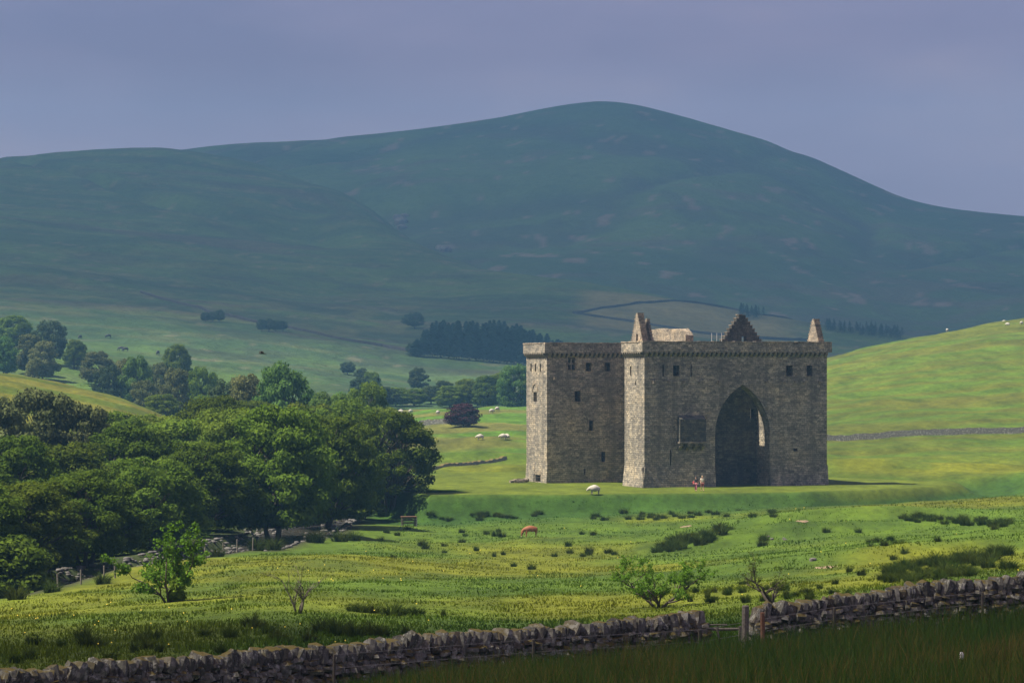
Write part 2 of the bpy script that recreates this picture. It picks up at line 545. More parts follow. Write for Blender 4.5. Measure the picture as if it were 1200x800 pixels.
NEAR0 = [(5, 1500), (20, 1000), (45, 880)]      # the roadside bank under the camera
near_cols = {
    -700: NEAR0 + [(66, 880), (100, 800), (130, 760), (160, 730), (190, 705), (240, 672), (300, 610), (360, 510), (420, 405), (480, 430), (560, 460), (680, 480), (900, 500)],
    0:   NEAR0 + [(66, 868), (74, 852), (100, 772), (130, 730), (160, 708), (190, 692), (220, 672), (260, 640), (300, 600), (350, 530), (395, 450), (420, 427), (470, 455), (560, 478), (650, 482), (900, 500)],
    100: NEAR0 + [(66, 860), (76, 843), (100, 767), (130, 724), (160, 701), (190, 682), (215, 669), (250, 645), (300, 600), (350, 545), (395, 474), (420, 451), (470, 472), (560, 486), (650, 486), (900, 500)],
    200: NEAR0 + [(66, 855), (78, 834), (100, 762), (130, 720), (160, 697), (190, 672), (228, 649), (260, 632), (300, 600), (340, 560), (385, 505), (420, 484), (470, 498), (560, 503), (650, 495), (900, 505)],
    300: NEAR0 + [(66, 845), (79, 825), (105, 752), (140, 703), (180, 672), (215, 652), (246, 637), (280, 622), (320, 598), (380, 562), (420, 545), (500, 525), (600, 505), (650, 498), (900, 505)],
    400: NEAR0 + [(66, 835), (82, 815), (110, 745), (150, 695), (200, 660), (250, 635), (280, 622), (300, 612), (330, 592), (400, 555), (500, 522), (600, 500), (650, 490), (760, 496), (900, 505)],
    500: NEAR0 + [(66, 825), (84, 805), (110, 745), (150, 700), (200, 664), (283, 630), (310, 610), (322, 598), (345, 577), (380, 555), (450, 530), (540, 504), (620, 482), (650, 476), (720, 492), (900, 505)],
    600: NEAR0 + [(66, 820), (86, 795), (110, 745), (140, 715), (200, 668), (283, 629), (310, 607), (318, 597), (326, 586), (340, 575), (380, 553), (440, 532), (520, 508), (600, 483), (650, 472), (720, 490), (900, 505)],
    800: NEAR0 + [(66, 812), (90, 771), (110, 738), (140, 708), (200, 665), (270, 628), (300, 608), (312, 596), (330, 584), (350, 570), (400, 548), (500, 520), (600, 490), (700, 466), (780, 470), (900, 500)],
    1000: NEAR0 + [(66, 806), (93, 748), (110, 722), (140, 692), (170, 668), (200, 650), (250, 618), (290, 598), (320, 587), (350, 573), (385, 556), (420, 540), (468, 514), (560, 472), (680, 420), (760, 408), (900, 425)],
    1200: NEAR0 + [(66, 800), (95, 726), (110, 702), (130, 681), (170, 650), (200, 632), (250, 607), (290, 590), (330, 575), (360, 563), (400, 546), (470, 509), (560, 460), (680, 393), (760, 371), (900, 385)],
    1900: NEAR0 + [(66, 790), (95, 690), (130, 650), (170, 625), (200, 610), (250, 590), (330, 555), (400, 515), (470, 475), (560, 410), (680, 330), (760, 300), (900, 310)],
}
near_tab = make_table(near_cols, 5, 900, 420, 200, 2, 3)
hill_cols = {
    -700: [(620, 480), (700, 430), (900, 375), (1100, 340), (1400, 290), (1800, 235), (2300, 190), (2600, 175), (3000, 190), (3600, 230)],
    0: [(620, 490), (700, 432), (800, 402), (900, 384), (1100, 352), (1400, 312), (1800, 258), (2300, 200), (2600, 180), (3000, 200), (3600, 240)],
    200: [(620, 500), (700, 456), (800, 430), (900, 410), (1200, 362), (1500, 320), (2000, 250), (2400, 195), (2600, 172), (3000, 190), (3600, 230)],
    300: [(620, 500), (700, 468), (800, 440), (900, 420), (1200, 374), (1500, 334), (2000, 262), (2400, 206), (2600, 186), (3000, 215), (3600, 260)],
    400: [(620, 500), (700, 474), (800, 450), (900, 431), (1200, 386), (1500, 345), (2000, 272), (2250, 232), (2450, 218), (3000, 255), (3600, 290)],
    450: [(620, 500), (700, 477), (800, 455), (900, 438), (1200, 393), (1500, 347), (1900, 284), (2100, 258), (2300, 252), (3000, 290), (3600, 310)],
    500: [(620, 500), (700, 478), (800, 459), (900, 443), (1200, 398), (1500, 350), (1850, 289), (2000, 287), (2300, 310), (3000, 330), (3600, 340)],
    600: [(620, 500), (700, 480), (800, 463), (900, 449), (1200, 402), (1500, 346), (1680, 310), (1900, 325), (2300, 345), (3600, 370)],
    700: [(620, 505), (800, 470), (900, 453), (1200, 407), (1500, 350), (1620, 324), (1800, 340), (2300, 370), (3600, 390)],
    800: [(620, 510), (800, 478), (900, 460), (1200, 414), (1480, 360), (1560, 348), (1750, 365), (2300, 400), (3600, 420)],
    900: [(620, 515), (800, 485), (900, 468), (1200, 424), (1420, 382), (1520, 371), (1700, 390), (2300, 430), (3600, 440)],
    1000: [(620, 520), (900, 475), (1200, 430), (1420, 395), (1500, 386), (1700, 405), (2300, 435), (3600, 440)],
    1100: [(620, 520), (900, 480), (1200, 440), (1500, 402), (1700, 420), (2300, 440), (3600, 440)],
    1900: [(620, 520), (900, 485), (1200, 455), (1500, 440), (1700, 445), (2300, 450), (3600, 450)],
}
hill_tab = make_table(hill_cols, 620, 3600, 260, 220, 3, 2)
mount_cols = {
    -700: [(1400, 450), (2000, 420), (2600, 300), (3300, 215), (3600, 230), (4600, 320)],
    0: [(1400, 450), (2000, 420), (2600, 300), (3300, 200), (3600, 215), (4600, 320)],
    200: [(1400, 450), (2000, 410), (2600, 270), (3000, 205), (3300, 174), (3600, 185), (4600, 310)],
    300: [(1400, 450), (1950, 405), (2500, 270), (2950, 198), (3300, 163.5), (3600, 175), (4600, 305)],
    400: [(1400, 450), (1900, 400), (2400, 285), (2900, 205), (3300, 159.5), (3600, 170), (4600, 300)],
    500: [(1400, 450), (1800, 385), (2300, 280), (2900, 190), (3350, 149), (3600, 157), (4600, 280)],
    600: [(1400, 440), (1800, 370), (2300, 282), (2900, 186), (3400, 134), (3650, 143), (4600, 270)],
    660: [(1400, 440), (1800, 370), (2300, 280), (2900, 180), (3420, 122), (3650, 130), (4600, 260)],
    700: [(1400, 440), (1800, 372), (2300, 280), (2900, 178), (3420, 115.5), (3650, 126), (4600, 260)],
    740: [(1400, 440), (1800, 374), (2300, 282), (2900, 180), (3420, 117.5), (3650, 130), (4600, 265)],
    800: [(1400, 440), (1800, 378), (2300, 290), (2900, 195), (3400, 133), (3650, 148), (4600, 280)],
    900: [(1400, 440), (1800, 385), (2300, 308), (2900, 220), (3350, 162), (3600, 180), (4600, 300)],
    960: [(1400, 440), (1800, 390), (2300, 320), (2900, 240), (3320, 184), (3600, 205), (4600, 310)],
    1000: [(1400, 440), (1800, 393), (2300, 328), (2900, 255), (3300, 203), (3600, 222), (4600, 320)],
    1060: [(1400, 440), (1800, 396), (2300, 336), (2900, 272), (3250, 230), (3600, 250), (4600, 330)],
    1110: [(1400, 440), (1800, 398), (2300, 340), (2900, 278), (3250, 241), (3600, 258), (4600, 330)],
    1200: [(1400, 440), (1800, 400), (2300, 345), (2900, 288), (3200, 252), (3600, 268), (4600, 340)],
    1900: [(1400, 440), (1800, 405), (2300, 370), (2900, 330), (3200, 310), (3600, 320), (4600, 360)],
}
mount_tab = make_table(mount_cols, 1400, 4600, 200, 320, 3, 2)

PLAT = np.array([(-9, 312), (6, 313), (19, 315), (34, 321), (46, 331), (54, 343), (55, 354), (44, 366), (26, 384), (6, 392), (-9, 386), (-15, 364), (-17, 340), (-15, 322)], float)
PLAT_Z = -13.0
def poly_sd(P, X, Y):
    X = np.asarray(X, float); Y = np.asarray(Y, float)
    d = np.full(X.shape, 1e9); inside = np.zeros(X.shape, bool)
    n = len(P)
    for i in range(n):
        ax, ay = P[i]; bx, by = P[(i + 1) % n]
        ex, ey = bx - ax, by - ay
        t = np.clip(((X - ax) * ex + (Y - ay) * ey) / (ex * ex + ey * ey), 0, 1)
        d = np.minimum(d, np.hypot(X - ax - ex * t, Y - ay - ey * t))
        c = ((ay > Y) != (by > Y)) & (X < (bx - ax) * (Y - ay) / (by - ay + 1e-9) + ax)
        inside ^= c
    return np.where(inside, -d, d)

def pxX(px, Y):
    return (px - 600) / F * Y
RIVER = np.array([(pxX(p, y), y) for p, y in [(-420, 150), (-150, 166), (0, 190), (100, 211), (200, 229), (275, 243), (330, 262), (368, 300), (372, 350), (350, 420), (340, 520)]], float)
def river_d(X, Y):
    X = np.asarray(X, float); Y = np.asarray(Y, float)
    d = np.full(X.shape, 1e9)
    for i in range(len(RIVER) - 1):
        ax, ay = RIVER[i]; ex, ey = RIVER[i + 1] - RIVER[i]
        t = np.clip(((X - ax) * ex + (Y - ay) * ey) / (ex * ex + ey * ey), 0, 1)
        d = np.minimum(d, np.hypot(X - ax - ex * t, Y - ay - ey * t))
    return d
_rz = np.array([float(table_z(near_tab, x, y)) for x, y in RIVER])
def river_level(X, Y):
    return np.interp(Y, RIVER[:, 1], _rl)
_rl = np.minimum.accumulate(_rz[::-1])[::-1] * 0 + np.interp(RIVER[:, 1], [150, 520], [-15.0, -13.2])

def bump(X, Y, cx, cy, sx, sy, h):
    return h * np.exp(-0.5 * (((X - cx) / sx) ** 2 + ((Y - cy) / sy) ** 2))

def ground_z(X, Y):
    X = np.asarray(X, float); Y = np.asarray(Y, float)
    z = table_z(near_tab, X, Y)
    n = fbm(X / 14, Y / 18, 4)
    amp = 0.10 + 0.45 * sstep(110, 200, Y) + 0.5 * sstep(380, 460, Y)
    z = z + n * amp
    # earthworks right of the castle and the rush-grown ridge in the field
    z = z + bump(X, Y, 30, 262, 10, 4.0, 1.5) + bump(X, Y, 22, 243, 8, 3.5, 1.2)
    z = z + bump(X, Y, 47, 392, 9, 5, 1.7) + bump(X, Y, 62, 384, 7, 5, 0.9) + bump(X, Y, 66, 362, 6, 12, 0.8)
    z = z + bump(X, Y, 40, 205, 14, 3.5, 0.8) + bump(X, Y, 26, 186, 10, 3.0, 0.7)
    z = z + bump(X, Y, -6, 425, 9, 5, 0.9) + bump(X, Y, -2, 470, 12, 6, 1.1) + bump(X, Y, -14, 500, 9, 5, 1.0)
    sd = poly_sd(PLAT, X, Y)
    side = sstep(20, 42, X)
    z = z - (0.35 + 1.0 * side) * np.exp(-((sd - 4.5) / (2.2 + 1.5 * side)) ** 2)      # old ditch round the mound
    k = sstep(2.3, -0.7, sd)
    z = z * (1 - k) + (PLAT_Z + 0.05 * fbm(X / 5, Y / 5, 2)) * k
    rd = river_d(X, Y)
    k2 = sstep(4.6, 2.9, rd)
    z = z * (1 - k2) + np.minimum(z, river_level(X, Y) - 1.4) * k2
    return z
def hills_z(X, Y):
    X = np.asarray(X, float); Y = np.asarray(Y, float)
    z = table_z(hill_tab, X, Y)
    a = sstep(640, 900, Y)
    z = z + a * (fbm(X / 120, Y / 150, 5) * 5.0) + a * fbm(X / 30, Y / 40, 3) * 0.8
    # side gullies
    g = np.abs(fbm(X / 300 + Y / 900 + 4.1, Y / 1400, 3))
    z = z - a * sstep(0.16, 0.0, g) * 7.0 * sstep(900, 1400, Y)
    return z
def mount_z(X, Y):
    X = np.asarray(X, float); Y = np.asarray(Y, float)
    z = table_z(mount_tab, X, Y)
    a = sstep(1400, 1900, Y) * (1 - 0.75 * sstep(2900, 3300, Y))
    z = z + a * fbm(X / 260, Y / 400, 5) * 16.0
    g = np.abs(fbm(X / 420 - Y / 1300 + 1.3, Y / 2200 + X / 3000, 3))
    return z - a * sstep(0.10, 0.0, g) * 9.0
def land_z(X, Y):
    z = ground_z(X, Y)
    return np.where(np.asarray(Y) > 660, np.maximum(z, hills_z(X, Y)), z)
def gz(x, y):
    return float(ground_z(x, y))

# ------------------------------------------------------------------ grass tint
def lerp(a, b, k):
    return a * (1 - k[..., None]) + b * k[..., None]
def C(*c):
    return np.array(c, float)
def field_tint(X, Y):
    X = np.asarray(X, float); Y = np.asarray(Y, float)
    px = 600 + F * X / np.maximum(Y, 1)
    yel, grn, deep = C(0.136, 0.156, 0.011), C(0.076, 0.130, 0.008), C(0.042, 0.085, 0.007)
    oliv, mown, tan = C(0.098, 0.118, 0.010), C(0.108, 0.145, 0.014), C(0.140, 0.125, 0.028)
    n1 = fbm(X / 22, Y / 34, 4); n2 = fbm(X / 6 + 40, Y / 11, 3); n3 = fbm(X / 60 + 9, Y / 60, 2)
    c = lerp(np.broadcast_to(yel, X.shape + (3,)), grn, sstep(-0.22, 0.32, n1))
    c = lerp(c, deep, 0.5 * sstep(0.18, 0.5, n2))
    # darker green strip behind the wall and the greener bank below the castle platform, its shade painted into the tint
    darker = sstep(135, 112, Y + 5 * n1) 
    c = lerp(c, deep, 0.55 * darker)
    sd = poly_sd(PLAT, X, Y)
    bank = sstep(16, 3, np.abs(sd - 3.0) + 4 * n2) * sstep(400, 350, Y)
    c = lerp(c, C(0.036, 0.085, 0.005), 0.95 * bank)
    c = lerp(c, mown, sstep(0.5, -2.0, sd))
    c = lerp(c, yel * 1.05, 0.5 * sstep(1.6, 0.6, np.abs(sd)) * sstep(30, 44, X))  # sunlit rim of the mound, painted in as paler grass
    # hill pasture behind and right: yellowish, streaked across the slope
    far = sstep(385, 440, Y)
    st = fbm(X / 45, Y / 7, 4)
    past = lerp(np.broadcast_to(oliv, X.shape + (3,)), grn * 1.05, sstep(-0.2, 0.35, st))
    past = lerp(past, tan * 0.85, 0.3 * sstep(0.22, 0.5, fbm(X / 30 + 77, Y / 12, 3)))
    c = lerp(c, past, far * sstep(860, 960, px))
    # lush stripes of bracken and meadow left of the castle
    st2 = fbm(X / 40 + Y / 60, Y / 14 + 3, 3)
    lush = lerp(np.broadcast_to(C(0.070, 0.145, 0.010), X.shape + (3,)), C(0.120, 0.128, 0.025), sstep(-0.1, 0.25, st2))
    c = lerp(c, lush, far * sstep(760, 660, px) * sstep(330, 420, px))
    # sunlit rough bank on the left
    bk = lerp(np.broadcast_to(C(0.130, 0.135, 0.018), X.shape + (3,)), C(0.078, 0.112, 0.012), sstep(-0.15, 0.3, fbm(X / 25, Y / 6 + 8, 4)))
    c = lerp(c, bk, sstep(330, 370, Y) * sstep(300, 230, px))
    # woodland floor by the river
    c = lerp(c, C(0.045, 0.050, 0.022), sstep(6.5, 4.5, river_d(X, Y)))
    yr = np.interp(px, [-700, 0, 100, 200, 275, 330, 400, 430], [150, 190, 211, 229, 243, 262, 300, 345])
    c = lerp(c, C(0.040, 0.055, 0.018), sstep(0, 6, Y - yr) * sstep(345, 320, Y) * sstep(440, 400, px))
    return np.clip(c * (0.84 + 0.14 * n3[..., None]), 0.01, 1)
def hill_tint(X, Y):
    px = 600 + F * X / Y
    n = fbm(X / 150, Y / 45, 5); n2 = fbm(X / 40, Y / 18, 4)
    c = lerp(np.broadcast_to(C(0.056, 0.102, 0.024), X.shape + (3,)), C(0.036, 0.070, 0.022), sstep(-0.3, 0.3, n))
    c = lerp(c, C(0.095, 0.105, 0.040), 0.4 * sstep(0.12, 0.4, n2))
    c = lerp(c, C(0.075, 0.052, 0.045), 0.5 * sstep(0.30, 0.5, fbm(X / 210 + 5, Y / 60 + 2, 4)))
    c = lerp(c, C(0.036, 0.050, 0.024), 0.6 * sstep(0.22, 0.40, fbm(X / 45 + 8, Y / 60, 4)))
    c = lerp(c, C(0.14, 0.13, 0.08), 0.5 * sstep(0.52, 0.60, fbm(X / 9 + 30, Y / 25, 3)))
    # pale hay field enclosed on the shoulder behind the castle, pale rough strip low on the left
    k = sstep(-0.05, 0.05, np.minimum((Y - 1290) / 200, (1560 - Y - 0.2 * np.abs(px - 760)) / 200)) * sstep(665, 700, px) * sstep(960, 900, px)
    c = lerp(c, C(0.150, 0.140, 0.055), 0.8 * k)
    c = lerp(c, C(0.125, 0.125, 0.045), 0.35 * sstep(1500, 1400, Y) * sstep(1000, 1080, Y) * sstep(0.0, 0.3, fbm(X / 18, Y / 40, 3)) * sstep(620, 500, px))
    c = lerp(c, C(0.070, 0.125, 0.014), 0.7 * sstep(900, 760, Y) * sstep(450, 250, px))
    return np.clip(c, 0.01, 1)
def mount_tint(X, Y):
    n = fbm(X / 260, Y / 220, 5); n2 = fbm(X / 70 - Y / 160, Y / 90, 4)
    c = lerp(np.broadcast_to(C(0.056, 0.102, 0.024), X.shape + (3,)), C(0.036, 0.070, 0.022), sstep(-0.3, 0.3, n))
    c = lerp(c, C(0.075, 0.060, 0.050), 0.5 * sstep(0.25, 0.5, n2))
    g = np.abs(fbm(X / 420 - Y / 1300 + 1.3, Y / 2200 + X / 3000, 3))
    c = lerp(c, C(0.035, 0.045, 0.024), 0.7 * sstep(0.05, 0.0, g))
    c = lerp(c, C(0.040, 0.050, 0.030), 0.6 * sstep(0.25, 0.42, fbm(X / 55 + 3, Y / 150, 4)))
    c = lerp(c, C(0.16, 0.13, 0.11), 0.7 * sstep(0.50, 0.58, fbm(X / 16 + 30, Y / 50, 3)))
    return np.clip(c, 0.01, 1)

def sheet(name, us, ys, xf, zf, tint, mat):
    U, Yg = np.meshgrid(us, ys)
    X = xf(U, Yg)
    Z = zf(X, Yg)
    n, m = U.shape
    V = np.stack([X, Yg, Z], -1).reshape(-1, 3)
    idx = np.arange(n * m).reshape(n, m)
    Fc = np.stack([idx[:-1, :-1], idx[:-1, 1:], idx[1:, 1:], idx[1:, :-1]], -1).reshape(-1, 4)
    return obj(name, mesh_np(name, V, Fc, mat, True, tint(X, Yg).reshape(-1, 3)), kind='structure')

ys = np.concatenate([np.exp(np.linspace(math.log(5), math.log(290), 300))[:-1], np.linspace(290, 410, 190)[:-1], np.exp(np.linspace(math.log(410), math.log(880), 150))])
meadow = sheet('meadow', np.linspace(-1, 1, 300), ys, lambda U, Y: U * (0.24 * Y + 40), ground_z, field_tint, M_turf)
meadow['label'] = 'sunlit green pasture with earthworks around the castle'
hillside = sheet('hillside', np.linspace(-1, 1, 320), np.exp(np.linspace(math.log(622), math.log(3550), 300)), lambda U, Y: U * 0.30 * Y, hills_z, hill_tint, M_hill)
hillside['label'] = 'long moorland slope falling from left to right behind the castle'
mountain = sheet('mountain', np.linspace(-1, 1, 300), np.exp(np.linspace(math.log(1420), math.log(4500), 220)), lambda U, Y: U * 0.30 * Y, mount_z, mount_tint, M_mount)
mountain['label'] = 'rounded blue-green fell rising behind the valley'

# ------------------------------------------------------------------ river
def river_water():
    m, ns, ls, out = new_mat('river_water')
    geo = node(ns, 'ShaderNodeNewGeometry')
    f = noise(ns, ls, geo.outputs['Position'], 1.6, 5, 0.7)
    b = node(ns, 'ShaderNodeBsdfPrincipled', Roughness=0.16)
    f2 = noise(ns, ls, geo.outputs['Position'], 0.9, 6, 0.75)
    ls.new(ramp(ns, ls, f2, [(0.45, (0.030, 0.027, 0.020)), (0.60, (0.06, 0.056, 0.046)), (0.70, (0.30, 0.30, 0.29))]), b.inputs['Base Color'])
    bp = node(ns, 'ShaderNodeBump', Strength=1.0, Distance=0.3)
    ls.new(f, bp.inputs['Height'])
    ls.new(bp.outputs['Normal'], b.inputs['Normal'])
    ls.new(b.outputs['BSDF'], out.inputs['Surface'])
    vs, fs = [], []
    pts = []
    for i in range(len(RIVER) - 1):
        for t in np.linspace(0, 1, 6, endpoint=False):
            pts.append(RIVER[i] * (1 - t) + RIVER[i + 1] * t)
    pts.append(RIVER[-1])
    for i, p in enumerate(pts):
        d = pts[min(i + 1, len(pts) - 1)] - pts[max(i - 1, 0)]
        d = d / np.linalg.norm(d)
        nrm = np.array([-d[1], d[0]])
        z = float(river_level(p[0], p[1])) - 0.9
        for s in (-3.6, 3.6):
            q = p + nrm * s
            vs.append((q[0], q[1], z))
    for i in range(len(pts) - 1):
        fs.append((2 * i, 2 * i + 2, 2 * i + 3, 2 * i + 1))
    obj('river', mesh('river', vs, fs, m), kind='structure', label='shallow stony river under the trees')
river_water()

# ------------------------------------------------------------------ castle
TH = R(20.0)
CX, CY = 15.5, 333.0
castle = thing('castle', 'massive ruined grey stone castle with a tall pointed arch', 'castle', (CX, CY, PLAT_Z), TH)
H = 17.15
PB = 15.75         # underside of the parapet

def plane_fill(us, zs, holes):
    """cells of a wall panel that are not cut by a hole"""
    cu = sorted(set([us[0], us[1]] + [h for q in holes for h in q[:2]]))
    cz = sorted(set([zs[0], zs[1]] + [h for q in holes for h in q[2:4]]))
    return cu, cz

def wall_panel(mb, u0, u1, z0, z1, holes, front, thick):
    """vertical wall panel with rectangular openings. front(u, d, z) maps to castle space, d = depth into the wall"""
    holes = [h for h in holes if h[0] > u0 and h[1] < u1]
    cu, cz = plane_fill((u0, u1), (z0, z1), holes)
    def cut(a, b):
        return any(h[0] - 1e-6 <= a[0] and a[1] <= h[1] + 1e-6 and h[2] - 1e-6 <= b[0] and b[1] <= h[3] + 1e-6 for h in holes)
    for d, flip in ((0, False), (thick, True)):
        for i in range(len(cu) - 1):
            for j in range(len(cz) - 1):
                if cut((cu[i], cu[i + 1]), (cz[j], cz[j + 1])):
                    continue
                q = [front(cu[i], d, cz[j]), front(cu[i + 1], d, cz[j]), front(cu[i + 1], d, cz[j + 1]), front(cu[i], d, cz[j + 1])]
                mb.add(q, [(3, 2, 1, 0) if flip else (0, 1, 2, 3)])
    for h in holes:
        a, b, c, d_ = h[:4]
        e0, e1 = [(a, c), (b, c), (b, d_), (a, d_)], [(b, c), (b, d_), (a, d_), (a, c)]
        for p, q in zip(e0, e1):
            mb.add([front(p[0], 0, p[1]), front(p[0], thick, p[1]), front(q[0], thick, q[1]), front(q[0], 0, q[1])], [(0, 1, 2, 3)])
    # outer edges
    for p, q in (((u0, z0), (u0, z1)), ((u0, z1), (u1, z1)), ((u1, z1), (u1, z0)), ((u1, z0), (u0, z0))):
        mb.add([front(p[0], 0, p[1]), front(p[0], thick, p[1]), front(q[0], thick, q[1]), front(q[0], 0, q[1])], [(0, 1, 2, 3)])

def a_of(px, b=0.0):
    """position along the facade seen at column px, at depth b behind it"""
    k = (px - 600) / F
    ct, st = math.cos(TH), math.sin(TH)
    return (k * (CY + ct * b) - CX + st * b) / (ct - st * k)
def b_of(px, a=0.0):
    k = (px - 600) / F
    ct, st = math.cos(TH), math.sin(TH)
    return (CX + ct * a - k * (CY + st * a)) / (st + k * ct)
def z_of(py, a, b=0.0):
    Y = CY + math.sin(TH) * a + math.cos(TH) * b
    return (HOR - py) / F * Y - PLAT_Z

def hole_f(x0, x1, y0, y1, b=0.0):
    a0, a1 = a_of(x0, b), a_of(x1, b)
    am = (a0 + a1) / 2
    return (a0, a1, z_of(y1, am, b), z_of(y0, am, b))
def hole_s(x0, x1, y0, y1, a=0.0):
    b0, b1 = b_of(x1, a), b_of(x0, a)
    bm = (b0 + b1) / 2
    return (b0, b1, z_of(y1, a, bm), z_of(y0, a, bm))

L = a_of(969)                       # facade length
T1 = a_of(838)                      # arch jambs
T2 = a_of(902)
APEX_A = (T1 + T2) / 2
ARCH_H = z_of(450.5, APEX_A)
SPR = z_of(509, T1)
TWD = b_of(732)                     # depth of the front towers
WA, WB = a_of(641, 17.0), 17.0      # front left corner of the big rear tower
WD = b_of(617, WA) - WB
print('castle dims', L, T1, T2, ARCH_H, SPR, TWD, WA, WD)

f_front = lambda u, d, z: (u, d, z)
f_left = lambda u, d, z: (d, u, z)          # face looking along -a, u runs along b
front_holes = [hole_f(776.4, 778.0, 427, 441), hole_f(788.6, 796.4, 428, 440.6), hole_f(809.2, 810.8, 427, 441),
               hole_f(785.0, 786.8, 527, 545)]
right_holes = [hole_f(921, 929, 428, 440.6), hole_f(945, 952, 428, 440.6), hole_f(929.8, 935, 525.3, 528.6)]
def arch_pts(w0, w1, spr, apex, n=10):
    """points of a pointed arch from left springing over the apex to the right springing"""
    hw = (w1 - w0) / 2; hh = apex - spr
    c = (hh * hh - hw * hw) / (2 * hw)
    r = hw + c
    amax = math.asin(min(1, hh / r))
    left = [(w0 + r - r * math.cos(amax * i / n), spr + r * math.sin(amax * i / n)) for i in range(n + 1)]
    right = [(w0 + w1 - a, z) for a, z in left[::-1]][1:]
    return left + right
ARCH = arch_pts(T1, T2, SPR, ARCH_H)
# --- facade with the great arch
WT = 1.9
PC = PB - 0.40     # wall face stops here; above it the corbel slot is set back
mb = MB()
wall_panel(mb, 0, T1, 0, PC, front_holes, f_front, WT)
wall_panel(mb, T2, L, 0, PC, right_holes, f_front, WT)
# spandrels above the arch
for d, flip in ((0, False), (WT, True)):
    for (a0, z0), (a1, z1) in zip(ARCH[:-1], ARCH[1:]):
        q = [(a0, d, z0), (a1, d, z1), (a1, d, PC), (a0, d, PC)]
        mb.add(q, [(3, 2, 1, 0) if flip else (0, 1, 2, 3)])
for (a0, z0), (a1, z1) in zip(ARCH[:-1], ARCH[1:]):
    mb.add([(a0, 0, z0), (a0, WT, z0), (a1, WT, z1), (a1, 0, z1)], [(0, 1, 2, 3)])
mb.box(T1 - 0.002, T2 + 0.002, 0.001, WT - 0.001, PC - 0.003, PC - 0.001)
facade = mb.build('facade_wall', M_stone, castle)
# voussoir ring round the arch: each stone its own piece
def voussoirs():
    n = len(ARCH)
    for i in range(n - 1):
        (a0, z0), (a1, z1) = ARCH[i], ARCH[i + 1]
        def outw(a, z, k):
            v = Vector((a - APEX_A, z - (SPR - 0.8)))
            v.normalize()
            return (a + v.x * k, z + v.y * k)
        p0, p1 = outw(a0, z0, 0.42), outw(a1, z1, 0.42)
        b_ = MB()
        e_ = 0.012
        v8 = []
        for d in (-0.03, 0.25):
            v8 += [(a0 + (a1 - a0) * e_, d, z0 + (z1 - z0) * e_), (a1 - (a1 - a0) * e_, d, z1 - (z1 - z0) * e_), (p1[0], d, p1[1]), (p0[0], d, p0[1])]
        b_.add(v8, [(0, 1, 2, 3), (7, 6, 5, 4), (0, 4, 5, 1), (1, 5, 6, 2), (2, 6, 7, 3), (3, 7, 4, 0)])
        b_.build('arch_stone', M_stone, facade)
voussoirs()
# splayed footing at the base of the towers
def plinth(u0, u1, front, parent):
    b_ = MB()
    prof = [(-0.28, -0.4), (-0.28, 0.15), (-0.02, 2.4)]
    vs = []
    for u in (u0, u1):
        vs += [front(u, d, z) for d, z in prof] + [front(u, 0.2, 2.4), front(u, 0.2, -0.4)]
    b_.add(vs, [(0, 5, 6, 1), (1, 6, 7, 2), (2, 7, 8, 3), (0, 1, 2, 3, 4), (9, 8, 7, 6, 5)])
    return b_.build('plinth', M_stone, parent)
plinth(-0.28, T1 - 0.003, f_front, facade)
plinth(T2 + 0.003, L + 0.1, f_front, facade)
# --- left side of the front tower
side_holes = [hole_s(738.3, 740.0, 429, 440), hole_s(747.2, 749.0, 429, 440), hole_s(744.3, 745.4, 446.5, 451), hole_s(750.4, 751.5, 446.5, 451)]
mb = MB()
wall_panel(mb, WT - 0.002, TWD, 0, PB, [], lambda u, d, z: (d, u, z), 0.9)
mb = MB()
wall_panel(mb, 0.004, TWD, 0, PC, side_holes, lambda u, d, z: (d - 0.004, u, z), 0.9)
tower_side = mb.build('tower_wall', M_stone, castle)
plinth(-0.27, TWD, f_left, tower_side)
# back of the front tower, inner and outer sides of both front towers
mb = MB()
wall_panel(mb, 0, T1 - 0.006, 0, PB, [], lambda u, d, z: (u, TWD - d, z), 0.9)
wall_panel(mb, WT - 0.3, TWD - 0.01, 0, PB, [], lambda u, d, z: (T1 - 0.006 - d, u, z), 0.9)
mb.build('tower_wall', M_stone, castle)
mb = MB()
wall_panel(mb, 0.004, TWD, 0, PB, [], lambda u, d, z: (L - d + 0.004, u, z), 0.9)
wall_panel(mb, T2, L - 0.01, 0, PB, [], lambda u, d, z: (u, TWD + 0.006 - d, z), 0.9)
wall_panel(mb, WT - 0.3, TWD - 0.012, 0, PB + 1.0, [], lambda u, d, z: (T2 + 0.006 + d, u, z), 0.9)
mb.build('tower_wall', M_stone, castle)
# slab added inside the left front tower to keep its windows dark
MB().box(0.6, T1 - 0.5, 0.9, TWD - 0.5, 15.0, 15.4).build('shade_slab', M_rubble, castle)
